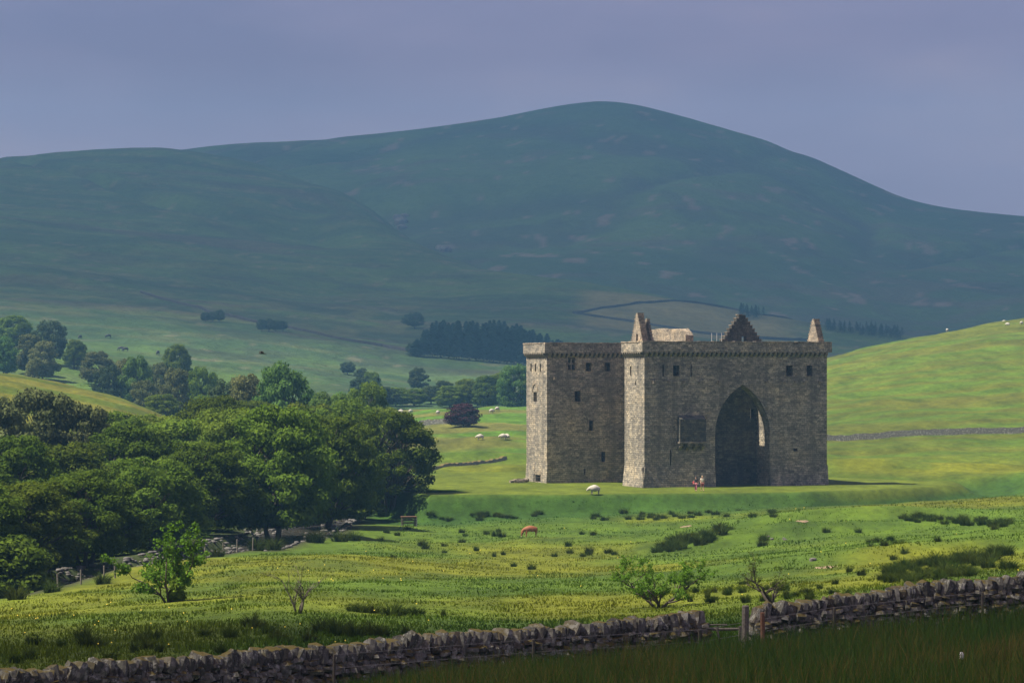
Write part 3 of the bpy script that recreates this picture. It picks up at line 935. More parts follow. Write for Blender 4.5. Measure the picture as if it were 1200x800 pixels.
# --- end wall of the main block seen through the arch, with its gable
EB = 3.7
end_holes = [hole_f(879.5, 884.5, 479, 490.5, EB)]
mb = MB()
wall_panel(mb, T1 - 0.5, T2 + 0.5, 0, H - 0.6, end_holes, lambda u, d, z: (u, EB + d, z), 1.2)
mb.build('end_wall', M_stone_dark, castle)  # shade of the arch recess painted into the wall colour
def gable(name, u0, u1, z0, ztop, front, thick, mat, hole=None, step=0.42, parent=castle):
    """crow-stepped gable"""
    b_ = MB()
    um = (u0 + u1) / 2
    n = max(4, int((ztop - z0) / step))
    for i in range(n):
        k0 = i / n
        w = (u1 - u0) / 2 * (1 - k0) + 0.16
        za, zb = z0 + (ztop - z0) * i / n, z0 + (ztop - z0) * (i + 1) / n
        segs = [(um - w, um + w)]
        if hole and za < hole[3] and zb > hole[2]:
            segs = [(um - w, hole[0]), (hole[1], um + w)]
        for s0, s1 in segs:
            vs = [front(s0, 0, za), front(s1, 0, za), front(s1, thick, za), front(s0, thick, za), front(s0, 0, zb), front(s1, 0, zb), front(s1, thick, zb), front(s0, thick, zb)]
            b_.add(vs, [(0, 3, 2, 1), (4, 5, 6, 7), (0, 1, 5, 4), (1, 2, 6, 5), (2, 3, 7, 6), (3, 0, 4, 7)])
    g = b_.build(name, mat, parent)
    # cap stones on every step
    for i in range(n):
        w = (u1 - u0) / 2 * (1 - i / n) + 0.16
        zb = z0 + (ztop - z0) * (i + 1) / n
        wn_ = (u1 - u0) / 2 * (1 - (i + 1) / n) + 0.16 if i < n - 1 else 0
        for s in (-1, 1):
            lo, hi = sorted((um + s * (wn_ - 0.04), um + s * (w + 0.05)))
            vs = [front(u, d, z) for z in (zb + 0.003, zb + 0.09) for u, d in ((lo, -0.05), (hi, -0.05), (hi, thick + 0.05), (lo, thick + 0.05))]
            MB().add(vs, [(0, 3, 2, 1), (4, 5, 6, 7), (0, 1, 5, 4), (1, 2, 6, 5), (2, 3, 7, 6), (3, 0, 4, 7)]).build('cap_stone', M_rubble, g)
            if i == n - 1:
                break
    return g
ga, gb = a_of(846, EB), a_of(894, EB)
gable('gable', ga, gb, H - 0.598, z_of(369, (ga + gb) / 2, EB), lambda u, d, z: (u, EB + 0.1 + d, z), 0.8, M_stone_dark,
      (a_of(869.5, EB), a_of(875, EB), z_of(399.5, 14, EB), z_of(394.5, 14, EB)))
b0, b1 = b_of(754.5, 0.35), b_of(737.5, 0.35)
gable('gable', b0, b1, 15.6, z_of(367.5, 0.4, (b0 + b1) / 2), lambda u, d, z: (0.38 + d, u, z), 0.75, M_rubble,
      (b_of(747.3, 0.35), b_of(745.2, 0.35), z_of(399, 0.4, 3), z_of(392.5, 0.4, 3)), step=0.34)
# second, lower gable of the cap-house behind the first
gable('gable', b0 + 0.4, b1 + 0.3, 15.4, z_of(374.5, 2.0, 4), lambda u, d, z: (1.72 + d, u, z), 0.3, M_rubble, step=0.34)
RA = L - 0.85
b0, b1 = b_of(961.5, RA), b_of(944, RA)
gable('gable', b0, b1, 15.6, z_of(374.5, RA, (b0 + b1) / 2), lambda u, d, z: (RA + d, u, z), 0.7, M_rubble, step=0.34)
# ruined inner wall with broken top, its left face in the sun
iw_a = a_of(803.5, 4.6)
iw_b1 = b_of(763, iw_a)
vs, fs = [], []
nseg = 22
rr = random.Random(4)
for i in range(nseg + 1):
    b_ = 4.6 + (iw_b1 - 4.6) * i / nseg
    top = z_of(386.2, iw_a, b_) + rr.uniform(-0.12, 0.12) - (0.55 if i == 0 else 0.2 if i == 1 else 0)
    vs += [(iw_a, b_, 0), (iw_a, b_, top), (iw_a + 1.0, b_, top + rr.uniform(-.1, .1)), (iw_a + 1.0, b_, 0)]
for i in range(nseg):
    o_ = i * 4
    fs += [(o_, o_ + 4, o_ + 5, o_ + 1), (o_ + 1, o_ + 5, o_ + 6, o_ + 2), (o_ + 2, o_ + 6, o_ + 7, o_ + 3)]
fs += [(0, 1, 2, 3), (nseg * 4 + 3, nseg * 4 + 2, nseg * 4 + 1, nseg * 4)]
obj('broken_wall', mesh('broken_wall', vs, fs, M_rubble), castle)
# long block behind: side walls (roofless)
mb = MB()
wall_panel(mb, TWD - 0.01, WB + 0.5, 0, H - 1.2, [], lambda u, d, z: (4.7 + d, u, z), 1.0)
wall_panel(mb, TWD - 0.01, WB + 8, 0, H - 1.2, [], lambda u, d, z: (L - 2.0 - d, u, z), 1.0)
wall_panel(mb, 4.7, L - 2.0, 0, H - 2.2, [], lambda u, d, z: (u, WB + 7.2 - d, z), 1.0)
mb.build('block_wall', M_stone, castle)
# --- big rear tower on the left
WL = 5.6 - WA
wf_holes = [hole_f(665.3, 674.2, 418.5, 433.5, WB), hole_f(686, 693, 425, 435, WB), hole_f(708, 715, 425, 435, WB), hole_f(673.2, 680.4, 458, 470.5, WB),
            hole_f(690, 695, 492.5, 504.5, WB), hole_f(704.2, 709.4, 529, 541, WB), hole_f(684.2, 686, 549, 556, WB)]
ws_holes = [hole_s(621.6, 623.2, 426, 435.5, WA), hole_s(626.7, 628.3, 426, 435.5, WA), hole_s(632.4, 634.0, 426, 435.5, WA), hole_s(625.2, 629.2, 459, 470.5, WA)]
dh = hole_s(627.5, 633.5, 556, 566.4, WA)
ws_holes.append((dh[0], dh[1], 0.05, 1.0))
ws_holes.append((dh[0] + 0.3, dh[1] - 0.3, 1.0, dh[3] - 0.3))
mb = MB()
wall_panel(mb, WA, 6.0, 0, PC, wf_holes, lambda u, d, z: (u, WB + d, z), 1.2)
wall_panel(mb, WB + 0.004, WB + WD, 0, PC, ws_holes, lambda u, d, z: (WA - 0.004 + d, u, z), 1.1)
wall_panel(mb, WA, 6.0, 0, PB, [], lambda u, d, z: (u, WB + WD - d, z), 1.0)
wing = mb.build('tower_wall', M_stone, castle)
MB().box(WA + 0.6, 5.6, WB + 0.6, WB + WD - 0.5, 15.0, 15.4).build('shade_slab', M_rubble, castle)  # slab added to block light so the rear tower windows stay dark
for pa, pb in ((WB - 0.15, dh[0] - 0.36), (dh[1] + 0.36, WB + WD)):
    plinth(pa, pb, lambda u, d, z: (WA - 0.004 + d * 0.5, u, z), wing)
# pointed head of the drain door and of the blind window on the lit side
def pointed(b0_, b1_, z0, z1, deep):
    pts = arch_pts(b0_, b1_, z0, z1, 5)
    n = len(pts)
    b_ = MB()
    b_.add([(WA - 0.03, u, z) for u, z in pts] + [(WA + deep, u, z) for u, z in pts], [(i, i + 1, n + i + 1, n + i) for i in range(n - 1)] + [tuple(range(2 * n - 1, n - 1, -1))])
    return b_
M_void = simple_mat('unlit_stone', (0.05, 0.045, 0.04), (0.09, 0.08, 0.07), 4.0, 0.95, 0.3)
def pointed_frame(b0_, b1_, z0, z1, w, name, parent):
    inn = arch_pts(b0_, b1_, z0, z1, 5)
    outp = arch_pts(b0_ - w, b1_ + w, z0, z1 + w * 1.3, 5)
    n = len(inn)
    for i in range(n - 1):
        q = [inn[i], inn[i + 1], outp[i + 1], outp[i]]
        v8 = [(WA - 0.09, u, z) for u, z in q] + [(WA + 0.05, u, z) for u, z in q]
        MB().add(v8, [(3, 2, 1, 0), (4, 5, 6, 7), (0, 1, 5, 4), (1, 2, 6, 5), (2, 3, 7, 6), (3, 0, 4, 7)]).build(name, M_rubble, parent)
bw0, bw1 = b_of(629.8, WA), b_of(624.6, WA)
pointed_frame(bw0, bw1, z_of(458.5, WA, WB + 3), z_of(450, WA, WB + 3), 0.3, 'hood_stone', wing)
pointed_frame(dh[0], dh[1], 1.0, dh[3], 0.35, 'hood_stone', wing)
# mullion and transom of the square window; dressed frames round the openings
def rect_frame(h, front, parent, w=0.13, proud=0.05, name='window_frame', cross=False):
    a0, a1, z0, z1 = h[:4]
    b_ = MB()
    def bar(u0, u1, v0, v1, dd=0.12):
        vs = [front(u, d, z) for z in (v0, v1) for u, d in ((u0, -proud), (u1, -proud), (u1, dd), (u0, dd))]
        b_.add(vs, [(0, 3, 2, 1), (4, 5, 6, 7), (0, 1, 5, 4), (1, 2, 6, 5), (2, 3, 7, 6), (3, 0, 4, 7)])
    bar(a0 - w, a0 + 0.01, z0, z1); bar(a1 - 0.01, a1 + w, z0, z1)
    bar(a0 - w, a1 + w, z1 - 0.005, z1 + w); bar(a0 - w, a1 + w, z0 - w, z0 + 0.005)
    fr = b_.build(name, M_rubble, parent)
    if cross:
        for nm, q in (('mullion', ((a0 + a1) / 2 - 0.07, (a0 + a1) / 2 + 0.07, z0, z1)), ('transom', (a0, a1, (z0 + z1) / 2 - 0.07, (z0 + z1) / 2 + 0.07))):
            b_ = MB()
            off = 0.1 if nm == 'mullion' else 0.14
            vs = [front(u, d, z) for z in q[2:] for u, d in ((q[0], off), (q[1], off), (q[1], off + .16), (q[0], off + .16))]
            b_.add(vs, [(0, 3, 2, 1), (4, 5, 6, 7), (0, 1, 5, 4), (1, 2, 6, 5), (2, 3, 7, 6), (3, 0, 4, 7)])
            b_.build(nm, M_rubble, fr)
f_wing = lambda u, d, z: (u, WB + d, z)
for i, h in enumerate(wf_holes[:6]):
    rect_frame(h, f_wing, castle, cross=(i == 0))
rect_frame(front_holes[1], f_front, castle)
for h in right_holes[:2]:
    rect_frame(h, f_front, castle)
OV = 0.45
# --- parapet: overhanging band and coping
def parapet(u0, u1, front, cap0=0.0, cap1=0.0):
    b_ = MB()
    def bar(ua, ub, da, db, v0, v1):
        vs = [front(u, d, z) for z in (v0, v1) for u, d in ((ua, da), (ub, da), (ub, db), (ua, db))]
        b_.add(vs, [(0, 3, 2, 1), (4, 5, 6, 7), (0, 1, 5, 4), (1, 2, 6, 5), (2, 3, 7, 6), (3, 0, 4, 7)])
    bar(u0, u1, -0.45, 0.42, PB + 0.12, H - 0.16)
    bar(u0 + OV + 0.3, u1 - (OV + 0.3 if u1 > 20 else 0), 0.32, 0.50, PC - 0.05, PB + 0.125)
    p = b_.build('parapet', M_stone, castle)
    n = max(2, int((u1 - u0) / 0.9))
    rr_ = random.Random(n)
    for i in range(n):
        b_.v, b_.f = [], []
        ua, ub = u0 + (u1 - u0) * i / n, u0 + (u1 - u0) * (i + 1) / n
        bar(ua + 0.006, ub - 0.006, -0.51, 0.46, H - 0.157, H + rr_.uniform(-0.03, 0.03))
        b_.build('coping_stone', M_rubble, p)
    return p
parapet(-OV, L + OV, f_front)
parapet(0.424, TWD, lambda u, d, z: (d, u, z))
parapet(0.424, TWD, lambda u, d, z: (L - d, u, z))
parapet(WA - OV, 6.0, f_wing)
parapet(WB + 0.424, WB + WD, lambda u, d, z: (WA + d, u, z))
# corbel table
cm = MB()
cp = [(-0.42, 0.0), (-0.42, -0.16), (-0.30, -0.36), (-0.02, -0.52), (0.36, -0.52), (0.36, 0.0)]
cv = [(s * 0.16, d, z) for s in (-1, 1) for d, z in cp]
cm.add(cv, [(5, 4, 3, 2, 1, 0), (6, 7, 8, 9, 10, 11)] + [(i, (i + 1) % 6, 6 + (i + 1) % 6, 6 + i) for i in range(6)])
corbel_me = cm.mesh('corbel', M_stone)
def corbels(u0, u1, place, rz):
    n = int((u1 - u0) / 0.6)
    for i in range(n):
        u = u0 + (i + 0.5) * (u1 - u0) / n
        o = obj('corbel', corbel_me, castle)
        o.location = (*place(u), PB + 0.125)
        o.rotation_euler = (0, 0, rz)
corbels(-0.1, L + 0.1, lambda u: (u, 0), 0)
corbels(0.2, TWD, lambda u: (0, u), R(-90))
corbels(WA, 4.6, lambda u: (u, WB), 0)
corbels(WB + 0.2, WB + WD, lambda u: (WA, u), R(-90))
# row of beam stubs under the battlement, two on the rear tower
stub_me = MB().box(-0.16, 0.16, -0.28, 0.1, -0.16, 0.16).mesh('beam_stub', M_rubble)
for px in (766, 784, 801.6, 820.5, 843, 898.5, 918, 932, 942, 960):
    a = a_of(px)
    o = obj('beam_stub', stub_me, castle)
    o.location = (a, 0, z_of(447.6, a))
for px in (650, 676):
    a = a_of(px, WB)
    o = obj('beam_stub', stub_me, castle)
    o.location = (a, WB, z_of(443, a, WB))
# projecting machicolation box on corbels
ma0, ma1 = a_of(793.8), a_of(824.2)
mz0, mz1 = z_of(519.5, ma0), z_of(491.0, ma0)
mb = MB()
dep = 0.8
mb.add([(ma0, -dep, mz0), (ma1, -dep, mz0), (ma1, 0.02, mz0), (ma0, 0.02, mz0), (ma0, -dep, mz1), (ma1, -dep, mz1), (ma1, 0.02, mz1 + 0.45), (ma0, 0.02, mz1 + 0.45)],
       [(0, 3, 2, 1), (4, 5, 6, 7), (0, 1, 5, 4), (1, 2, 6, 5), (2, 3, 7, 6), (3, 0, 4, 7)])
box = mb.build('machicolation', M_stone_dark, castle)
MB().box(ma0 - 0.12, ma1 + 0.12, -dep - 0.12, 0.03, mz0 - 0.002, mz0 + 0.22).build('string_course', M_rubble, box)
for i in range(4):
    a = ma0 + 0.22 + (ma1 - ma0 - 0.44) * i / 3
    MB().add([(a + s * 0.17, d, z) for s in (-1, 1) for d, z in ((-dep + 0.03, mz0 + 0.003), (-dep + 0.03, mz0 - 0.28), (0.03, mz0 - 0.85), (0.03, mz0 + 0.003))],
             [(3, 2, 1, 0), (4, 5, 6, 7), (0, 1, 5, 4), (1, 2, 6, 5), (2, 3, 7, 6), (3, 0, 4, 7)]).build('bracket', M_rubble, box)
# thin pale railing posts on the wall walk
for px in (834, 840, 845.6):
    a = a_of(px, 3.9)
    MB().tube([(a, 3.9, 15.5), (a, 3.9, z_of(390, a, 3.9))], [0.03, 0.03], 6).build('railing_post', M_pale, castle)
# low broken footing running out from the foot of the rear tower
def rock_mesh(name, seed, sub=1, mat=M_field, squash=(1, 1, 1), rough=0.28):
    """a block with knocked-off corners (48 triangles), finer when sub is 2"""
    import bmesh
    bm = bmesh.new()
    r_ = random.Random(seed)
    if sub == 1:
        bmesh.ops.create_cube(bm, size=1.0)
        bmesh.ops.subdivide_edges(bm, edges=bm.edges[:], cuts=1, use_grid_fill=True)
    else:
        bmesh.ops.create_icosphere(bm, subdivisions=2, radius=0.5)
    ph = [r_.uniform(0, 6) for _ in range(6)]
    for v in bm.verts:
        p = v.co.copy()
        m_ = max(abs(p.x), abs(p.y), abs(p.z))
        q, sp_ = p * (0.5 / m_), p * (0.55 / p.length)
        p = q * 0.52 + sp_ * 0.48
        k = 1 + rough * 0.35 * (math.sin(4 * p.x + ph[0]) + math.sin(4 * p.y + ph[1]) + math.sin(4 * p.z + ph[2])) + r_.uniform(-.5, .5) * rough * 0.35
        v.co = Vector((p.x * k * squash[0], p.y * k * squash[1], p.z * k * squash[2]))
    me = bpy.data.meshes.new(name)
    bm.to_mesh(me)
    bm.free()
    me.materials.append(mat)
    return me
rubble_me = [rock_mesh('stone', 100 + i, 1, M_rubble) for i in range(4)]
ft = thing('ruined_footing', 'low broken stone footing at the foot of the rear tower', 'ruin', (pxX(608, 348), 348, PLAT_Z))
rr = random.Random(8)
for i in range(16):
    o = obj('stone', rubble_me[i % 4], ft)
    t = i / 15
    o.location = (-0.85 + 1.9 * t + rr.uniform(-.06, .06), rr.uniform(-.3, .3) + 0.4 * t, 0.12 + rr.uniform(0, .1) + 0.16 * t)
    o.scale = (rr.uniform(.3, .5), rr.uniform(.4, .6), rr.uniform(.3, .45))
    o.rotation_euler = (rr.uniform(-.3, .3), rr.uniform(-.3, .3), rr.uniform(0, 6))

# ------------------------------------------------------------------ trees
def leaf_cloud(centers, radii, per, size, flat=0.6, seed=0, up=0.25, shell=0.5):
    """diamond leaves scattered through a set of flattened clumps"""
    g = np.random.default_rng(seed)
    P, N = [], []
    for c, r, n in zip(centers, radii, per):
        d = g.normal(size=(n, 3))
        d /= np.linalg.norm(d, axis=1)[:, None]
        rad = r * (shell + (1 - shell) * g.random(n) ** 0.5) * (0.8 + 0.4 * g.random(n))
        p = d * rad[:, None]
        p[:, 2] *= flat
        P.append(p + np.array(c))
        nn = d + g.normal(size=(n, 3)) * 0.55 + np.array([0, 0, up])
        N.append(nn / np.linalg.norm(nn, axis=1)[:, None])
    P, N = np.concatenate(P), np.concatenate(N)
    n = len(P)
    t = np.cross(N, g.normal(size=(n, 3)))
    t /= np.linalg.norm(t, axis=1)[:, None] + 1e-9
    b = np.cross(N, t)
    s = size * (0.65 + 0.7 * g.random(n))[:, None]
    V = np.stack([P - t * s, P - b * s * 0.62 + N * s * .12, P + t * s, P + b * s * 0.62 + N * s * .12], 1).reshape(-1, 3)
    return V, np.arange(4 * n).reshape(n, 4)

def broadleaf(seed, nblob=46, leaves=9000, size=0.032, trunk_h=0.2, spread=1.0, flat=0.6, shape='round', stems=1, trunk_r=0.028, brad=0.15):
    """unit tree: height 1, crown radius 0.5. returns (trunk mesh builder, leaf V, leaf F)"""
    r = random.Random(seed)
    cs, rs = [], []
    zc = (1 + trunk_h) / 2
    hz = (1 - trunk_h) / 2
    tries = 0
    while len(cs) < nblob and tries < 5000:
        tries += 1
        a = r.uniform(0, 2 * math.pi)
        u = r.uniform(-0.95, 0.97)
        w = math.sqrt(max(0.02, 1 - u * u))
        if shape == 'round':
            w = w ** 0.75 * (1.0 - 0.12 * u)
        elif shape == 'tall':
            w = w * (0.75 - 0.25 * u)
        elif shape == 'spread':
            w = (w ** 0.6) * (1.0 - 0.25 * u)
        k = r.uniform(0.35, 1.0) ** 0.5
        lump = 1 + 0.18 * math.sin(3 * a + seed) + 0.12 * math.sin(5 * a + 2 * seed + 3 * u)
        rb = brad * r.uniform(0.65, 1.25)
        rad = (0.5 - rb * 0.55) * w * k * lump
        c = (rad * math.cos(a), rad * math.sin(a), zc + u * (hz - rb * flat * 0.6) * (0.75 + 0.25 * k))
        if all((c[0] - d[0]) ** 2 + (c[1] - d[1]) ** 2 + (c[2] - d[2]) ** 2 > (0.42 * (rb + e_)) ** 2 for d, e_ in zip(cs, rs)):
            cs.append(c); rs.append(rb)
    w = np.array(rs) ** 2
    per = np.maximum(20, (leaves * w / w.sum()).astype(int))
    V, Fc = leaf_cloud(cs, rs, per, size, flat, seed)
    mb = MB()
    for s in range(stems):
        a = 2 * math.pi * s / max(1, stems) + seed
        off = 0.05 if stems > 1 else 0.0
        base = Vector((math.cos(a) * off, math.sin(a) * off, -0.02))
        lean = Vector((math.cos(a) * 0.12, math.sin(a) * 0.12, 0)) * (1 if stems > 1 else 0.25)
        pts, rad = [], []
        for i in range(7):
            t = i / 6
            pts.append(base + lean * t + Vector((r.uniform(-.012, .012), r.uniform(-.012, .012), t * 0.78)))
            rad.append(trunk_r * (1 - 0.82 * t) * (1.35 if i == 0 else 1) / (stems ** 0.35))
        mb.tube(pts, rad, 7)
        mine = [c for k, c in enumerate(cs) if k % stems == s]
        for c in mine[:: 1]:
            c = Vector(c)
            t0 = min(0.85, max(0.18, (c.z - 0.12 - 0.45 * math.hypot(c.x, c.y)) / 0.78))
            i0 = int(t0 * 6)
            p0 = pts[i0].lerp(pts[min(6, i0 + 1)], t0 * 6 - i0)
            mid = p0.lerp(c, 0.55) + Vector((r.uniform(-.02, .02), r.uniform(-.02, .02), r.uniform(0.0, 0.03)))
            rr0 = trunk_r * 0.36 * (1 - 0.5 * t0)
            mb.tube([p0, mid, c], [rr0, rr0 * 0.6, rr0 * 0.2], 5)
    return mb, V, Fc

def register(name, seed, leafmat, barkmat=M_bark, **kw):
    mb, V, Fc = broadleaf(seed, **kw)
    zt, rt = np.percentile(V[:, 2], 99.7), np.percentile(np.hypot(V[:, 0], V[:, 1]), 97)
    V[:, 2] /= zt
    V[:, :2] *= 0.5 / rt
    mb.v = [(x * 0.5 / rt, y * 0.5 / rt, z / zt) for x, y, z in mb.v]
    return (mb.mesh('trunk', barkmat, True), mesh_np('crown', V, Fc, leafmat))

TREES = {
    'alder1': register('t', 1, M_leaf_dark, leaves=26000, nblob=110, size=0.0155, shape='round', stems=2, brad=0.105, trunk_h=0.06),
    'alder2': register('t', 2, M_leaf_dark, leaves=26000, nblob=105, size=0.0155, shape='spread', stems=3, brad=0.11, trunk_h=0.08),
    'mid1': register('t', 3, M_leaf_mid, leaves=24000, nblob=100, size=0.016, shape='round', brad=0.11, trunk_h=0.05),
    'mid2': register('t', 4, M_leaf_mid, leaves=24000, nblob=100, size=0.016, shape='spread', stems=2, brad=0.11, trunk_h=0.06),
    'olive': register('t', 5, M_leaf_olive, leaves=15000, nblob=70, size=0.02, shape='round', brad=0.125, trunk_h=0.05),
    'bright': register('t', 6, M_leaf_lit, leaves=15000, nblob=70, size=0.02, shape='round', brad=0.125, trunk_h=0.05),
    'bigoak': register('t', 7, M_leaf_dark, leaves=24000, nblob=105, size=0.0145, shape='spread', stems=4, brad=0.095, trunk_h=0.13),
    'bush': register('t', 8, M_leaf_dark, leaves=7000, nblob=34, size=0.032, shape='spread', stems=3, brad=0.2, trunk_h=0.0, trunk_r=0.02),
    'copper': register('t', 9, M_leaf_copper, leaves=9000, nblob=50, size=0.027, shape='spread', brad=0.17, trunk_h=0.02),
    'greytree': register('t', 10, leaf_mat('leaf_greygreen', (0.040, 0.066, 0.026), (0.072, 0.100, 0.038), 0.25, 0.2), leaves=14000, nblob=66, size=0.019, shape='round', brad=0.125, trunk_h=0.08),
}
def tree(kind, px, Y, top, wpx, label, cat='tree', group=None, name='broadleaf_tree', rz=None, sink=0.0, zfun=land_z):
    X = pxX(px, Y)
    z0 = float(zfun(X, Y)) - sink
    h = (HOR - top) / F * Y - z0
    w = wpx / F * Y
    t = thing(name, label, cat, (X, Y, z0), random.uniform(0, 6.28) if rz is None else rz, group)
    t.scale = (w, w, h)
    tr, crn = TREES[kind]
    obj('trunk', tr, t)
    obj('crown', crn, t)
    return t
def base_Y(px, py, lo=700, hi=1500):
    """distance at which the hillside is seen at row py"""
    ysr = np.linspace(lo, hi, 500)
    p = HOR - F * hills_z(pxX(px, ysr), ysr) / ysr
    i = int(np.argmin(np.abs(p - py)))
    return float(ysr[i])
G_WOOD = 'trees of the riverside wood'
# front rank along the river
for kind, px, Y, top, w, lab in [
    ('alder1', -45, 206, 560, 170, 'dark alder behind the low willow bush on the river bank'),
    ('mid2', 28, 212, 566, 150, 'green alder rising straight above the low willow bush'),
    ('bush', 12, 202, 628, 105, 'low leafy willow bush overhanging the river stones'),
    ('alder2', 100, 224, 552, 150, 'rounded alder between the willow bush and the lime green young ash'),
    ('mid1', 178, 243, 538, 140, 'alder over the river directly behind the lime green young ash'),
    ('alder1', 238, 262, 520, 130, 'alder over the river next to the tall multi-stemmed alder'),
    ('alder2', 322, 268, 478, 165, 'tall multi-stemmed alder standing on the meadow bank of the river'),
    ('mid2', 272, 292, 480, 130, 'full green alder behind the tall multi-stemmed alder'),
    ('alder1', 385, 286, 488, 125, 'alder right behind the tall multi-stemmed alder on its field side'),
    ('mid1', 412, 306, 508, 70, 'smaller alder touching the broad dark field-edge tree'),
]:
    tree(kind, px, Y, top, w, lab, group=G_WOOD, name='alder_tree' if 'alder' in lab else 'willow_bush')
tree('bigoak', 455, 317, 484, 128, 'broad dark tree alone at the field edge beside the feed rack', name='oak_tree', rz=0.4)
tree('bush', 508, 322, 574, 62, 'dark low bush in the shade right of the broad field-edge tree', 'bush', name='hawthorn_bush')
tree('bush', 482, 325, 570, 50, 'dark low bush close against the broad field-edge tree', 'bush', name='hawthorn_bush')
for px, Y, top, w in ((40, 222, 640, 90), (85, 232, 640, 80), (130, 240, 632, 90), (165, 250, 625, 70), (205, 258, 612, 80), (240, 272, 605, 70), (-20, 214, 640, 90), (350, 296, 580, 60), (395, 304, 570, 70), (425, 312, 572, 50)):
    tree('bush', px, Y, top, w, 'dark undergrowth bush filling the far bank under the alders', 'bush', 'undergrowth along the river', name='undergrowth_bush')
# inner ranks
rr = random.Random(21)
for kind, px, Y, top, w in [
    ('alder1', 10, 250, 512, 150), ('mid1', 75, 262, 520, 140), ('alder2', 150, 275, 500, 150), ('mid2', 215, 300, 492, 130),
    ('olive', -10, 290, 468, 120), ('olive', 45, 300, 458, 110), ('olive', 95, 300, 474, 90), ('alder1', 128, 318, 483, 120), ('mid1', 185, 325, 487, 110),
    ('alder2', 255, 335, 466, 120), ('mid2', 310, 345, 482, 110), ('mid1', 362, 350, 474, 110), ('olive', 340, 320, 495, 100),
    ('mid1', 405, 345, 470, 100), ('mid2', 445, 400, 478, 70), ('bright', 385, 400, 462, 80), ('alder1', 215, 360, 490, 90), ('mid2', 295, 385, 470, 90)]:
    lab = {'alder1': 'dark green broadleaf tree deep in the riverside wood', 'alder2': 'dark green broadleaf tree deep in the riverside wood',
           'mid1': 'mid green broadleaf tree deep in the riverside wood', 'mid2': 'mid green broadleaf tree deep in the riverside wood',
           'olive': 'dull olive tree rising from the back of the riverside wood', 'greytree': 'grey-green willow rising above the back of the riverside wood',
           'bright': 'light green tree behind the riverside wood'}[kind]
    tree(kind, px, Y, top, w, lab, group=G_WOOD)
# lighter trees behind the wood
tree('bright', 332, 430, 428, 82, 'bright pale green round-topped tree rising above the wood')
tree('olive', 292, 440, 440, 64, 'olive tree against the bright round-topped tree')
tree('mid1', 432, 430, 449, 62, 'fresh green tree at the right end of the wood top')
tree('greytree', 268, 470, 446, 60, 'grey-green tree left of the bright round-topped tree')
tree('bright', 395, 440, 462, 60, 'light green tree behind the riverside wood', group=G_WOOD)
G_MID = 'trees scattered below the left slope'
for kind, px, Y, top, w, lab in [
    ('alder1', 16, 780, 370, 48, 'dark tree standing highest on the left slope above the grassy bank'),
    ('bright', 4, 690, 395, 34, 'bright green tree just behind the crest of the grassy bank'),
    ('olive', 36, 700, 392, 40, 'dull olive tree behind the grassy bank'),
    ('greytree', 60, 740, 376, 44, 'tall grey-green tree behind the grassy bank'),
    ('olive', 50, 690, 400, 38, 'dull olive tree behind the grassy bank'),
    ('alder2', 88, 735, 398, 30, 'small dark tree with a clear trunk on the left slope'),
    ('olive', 116, 690, 412, 48, 'broad olive tree where the grassy bank dips'),
    ('olive', 150, 640, 420, 48, 'olive tree beside the bright green maple'),
    ('bright', 161, 620, 418, 42, 'bright green maple in the middle of the olive trees'),
    ('olive', 186, 640, 426, 38, 'olive tree beside the bright green maple'),
    ('alder1', 207, 690, 404, 38, 'round green tree standing up above the olive trees'),
    ('olive', 170, 560, 446, 38, 'small olive tree with a bare stem in front of the maple'),
    ('olive', 204, 560, 432, 42, 'olive tree with visible stems next to the deep green tree'),
    ('mid1', 236, 580, 431, 48, 'deep green rounded tree right of the olive trees'),
    ('mid2', 190, 520, 462, 50, 'low green tree under the olive trees'),
    ('mid1', 245, 510, 462, 55, 'low green tree under the olive trees'),
    ('greytree', 128, 620, 428, 38, 'grey-green tree where the grassy bank dips'),
    ('olive', 38, 640, 424, 22, 'small round bush on the crest of the grassy bank'),
]:
    tree(kind, px, Y, top, w, lab, group=G_MID)
G_VAL = 'trees lining the valley floor beyond the pasture'
for i, (kind, px, Y, top, w) in enumerate([
    ('greytree', 448, 690, 452, 38), ('mid2', 464, 700, 454, 32), ('mid1', 485, 705, 455, 34), ('greytree', 505, 715, 452, 32), ('mid2', 528, 700, 452, 40),
    ('mid1', 548, 705, 444, 42), ('mid2', 572, 700, 440, 44), ('bright', 603, 690, 428, 46), ('mid1', 625, 700, 440, 40), ('mid2', 587, 720, 437, 30), ('greytree', 520, 740, 446, 28),
    ('greytree', 422, 720, 442, 30), ('mid2', 436, 730, 436, 26)]):
    lab = {'greytree': 'grey-green tree in the hazy row across the valley floor', 'mid1': 'mid green tree in the hazy row across the valley floor',
           'mid2': 'mid green tree in the hazy row across the valley floor', 'bright': 'largest round green tree in the valley row, next to the castle'}[kind]
    tree(kind, px, Y, top, w, lab, group=G_VAL)
tree('greytree', 490, 800, 431, 27, 'dark upright tree standing alone on the lower moor slope')
tree('greytree', 407, 880, 424, 20, 'small thorn tree on the lower moor slope', group='thorn trees on the moor')
tree('greytree', 424, 850, 431, 18, 'small thorn tree on the lower moor slope', group='thorn trees on the moor')
tree('greytree', 486, 1245, 366, 27, 'lone thorn tree above the conifer plantation', name='thorn_tree')
for px, top, w in ((241, 366, 13), (249, 365, 14), (257, 363, 15)):
    tree('greytree', px, base_Y(px, 377), top, w, 'dark thorn in the clump of three beside the moor track', group='clump of three thorns', name='thorn_tree')
for px, top, w in ((307, 374, 14), (315, 373, 14), (323, 375, 14), (331, 376, 12)):
    tree('greytree', px, base_Y(px, 388), top, w, 'dark thorn in the clump of four beside the moor track', group='clump of four thorns', name='thorn_tree')
# the copper beech standing by the old wall
tree('copper', 543, 538, 473, 43, 'round dark purple copper beech by the broken field wall', name='copper_beech')

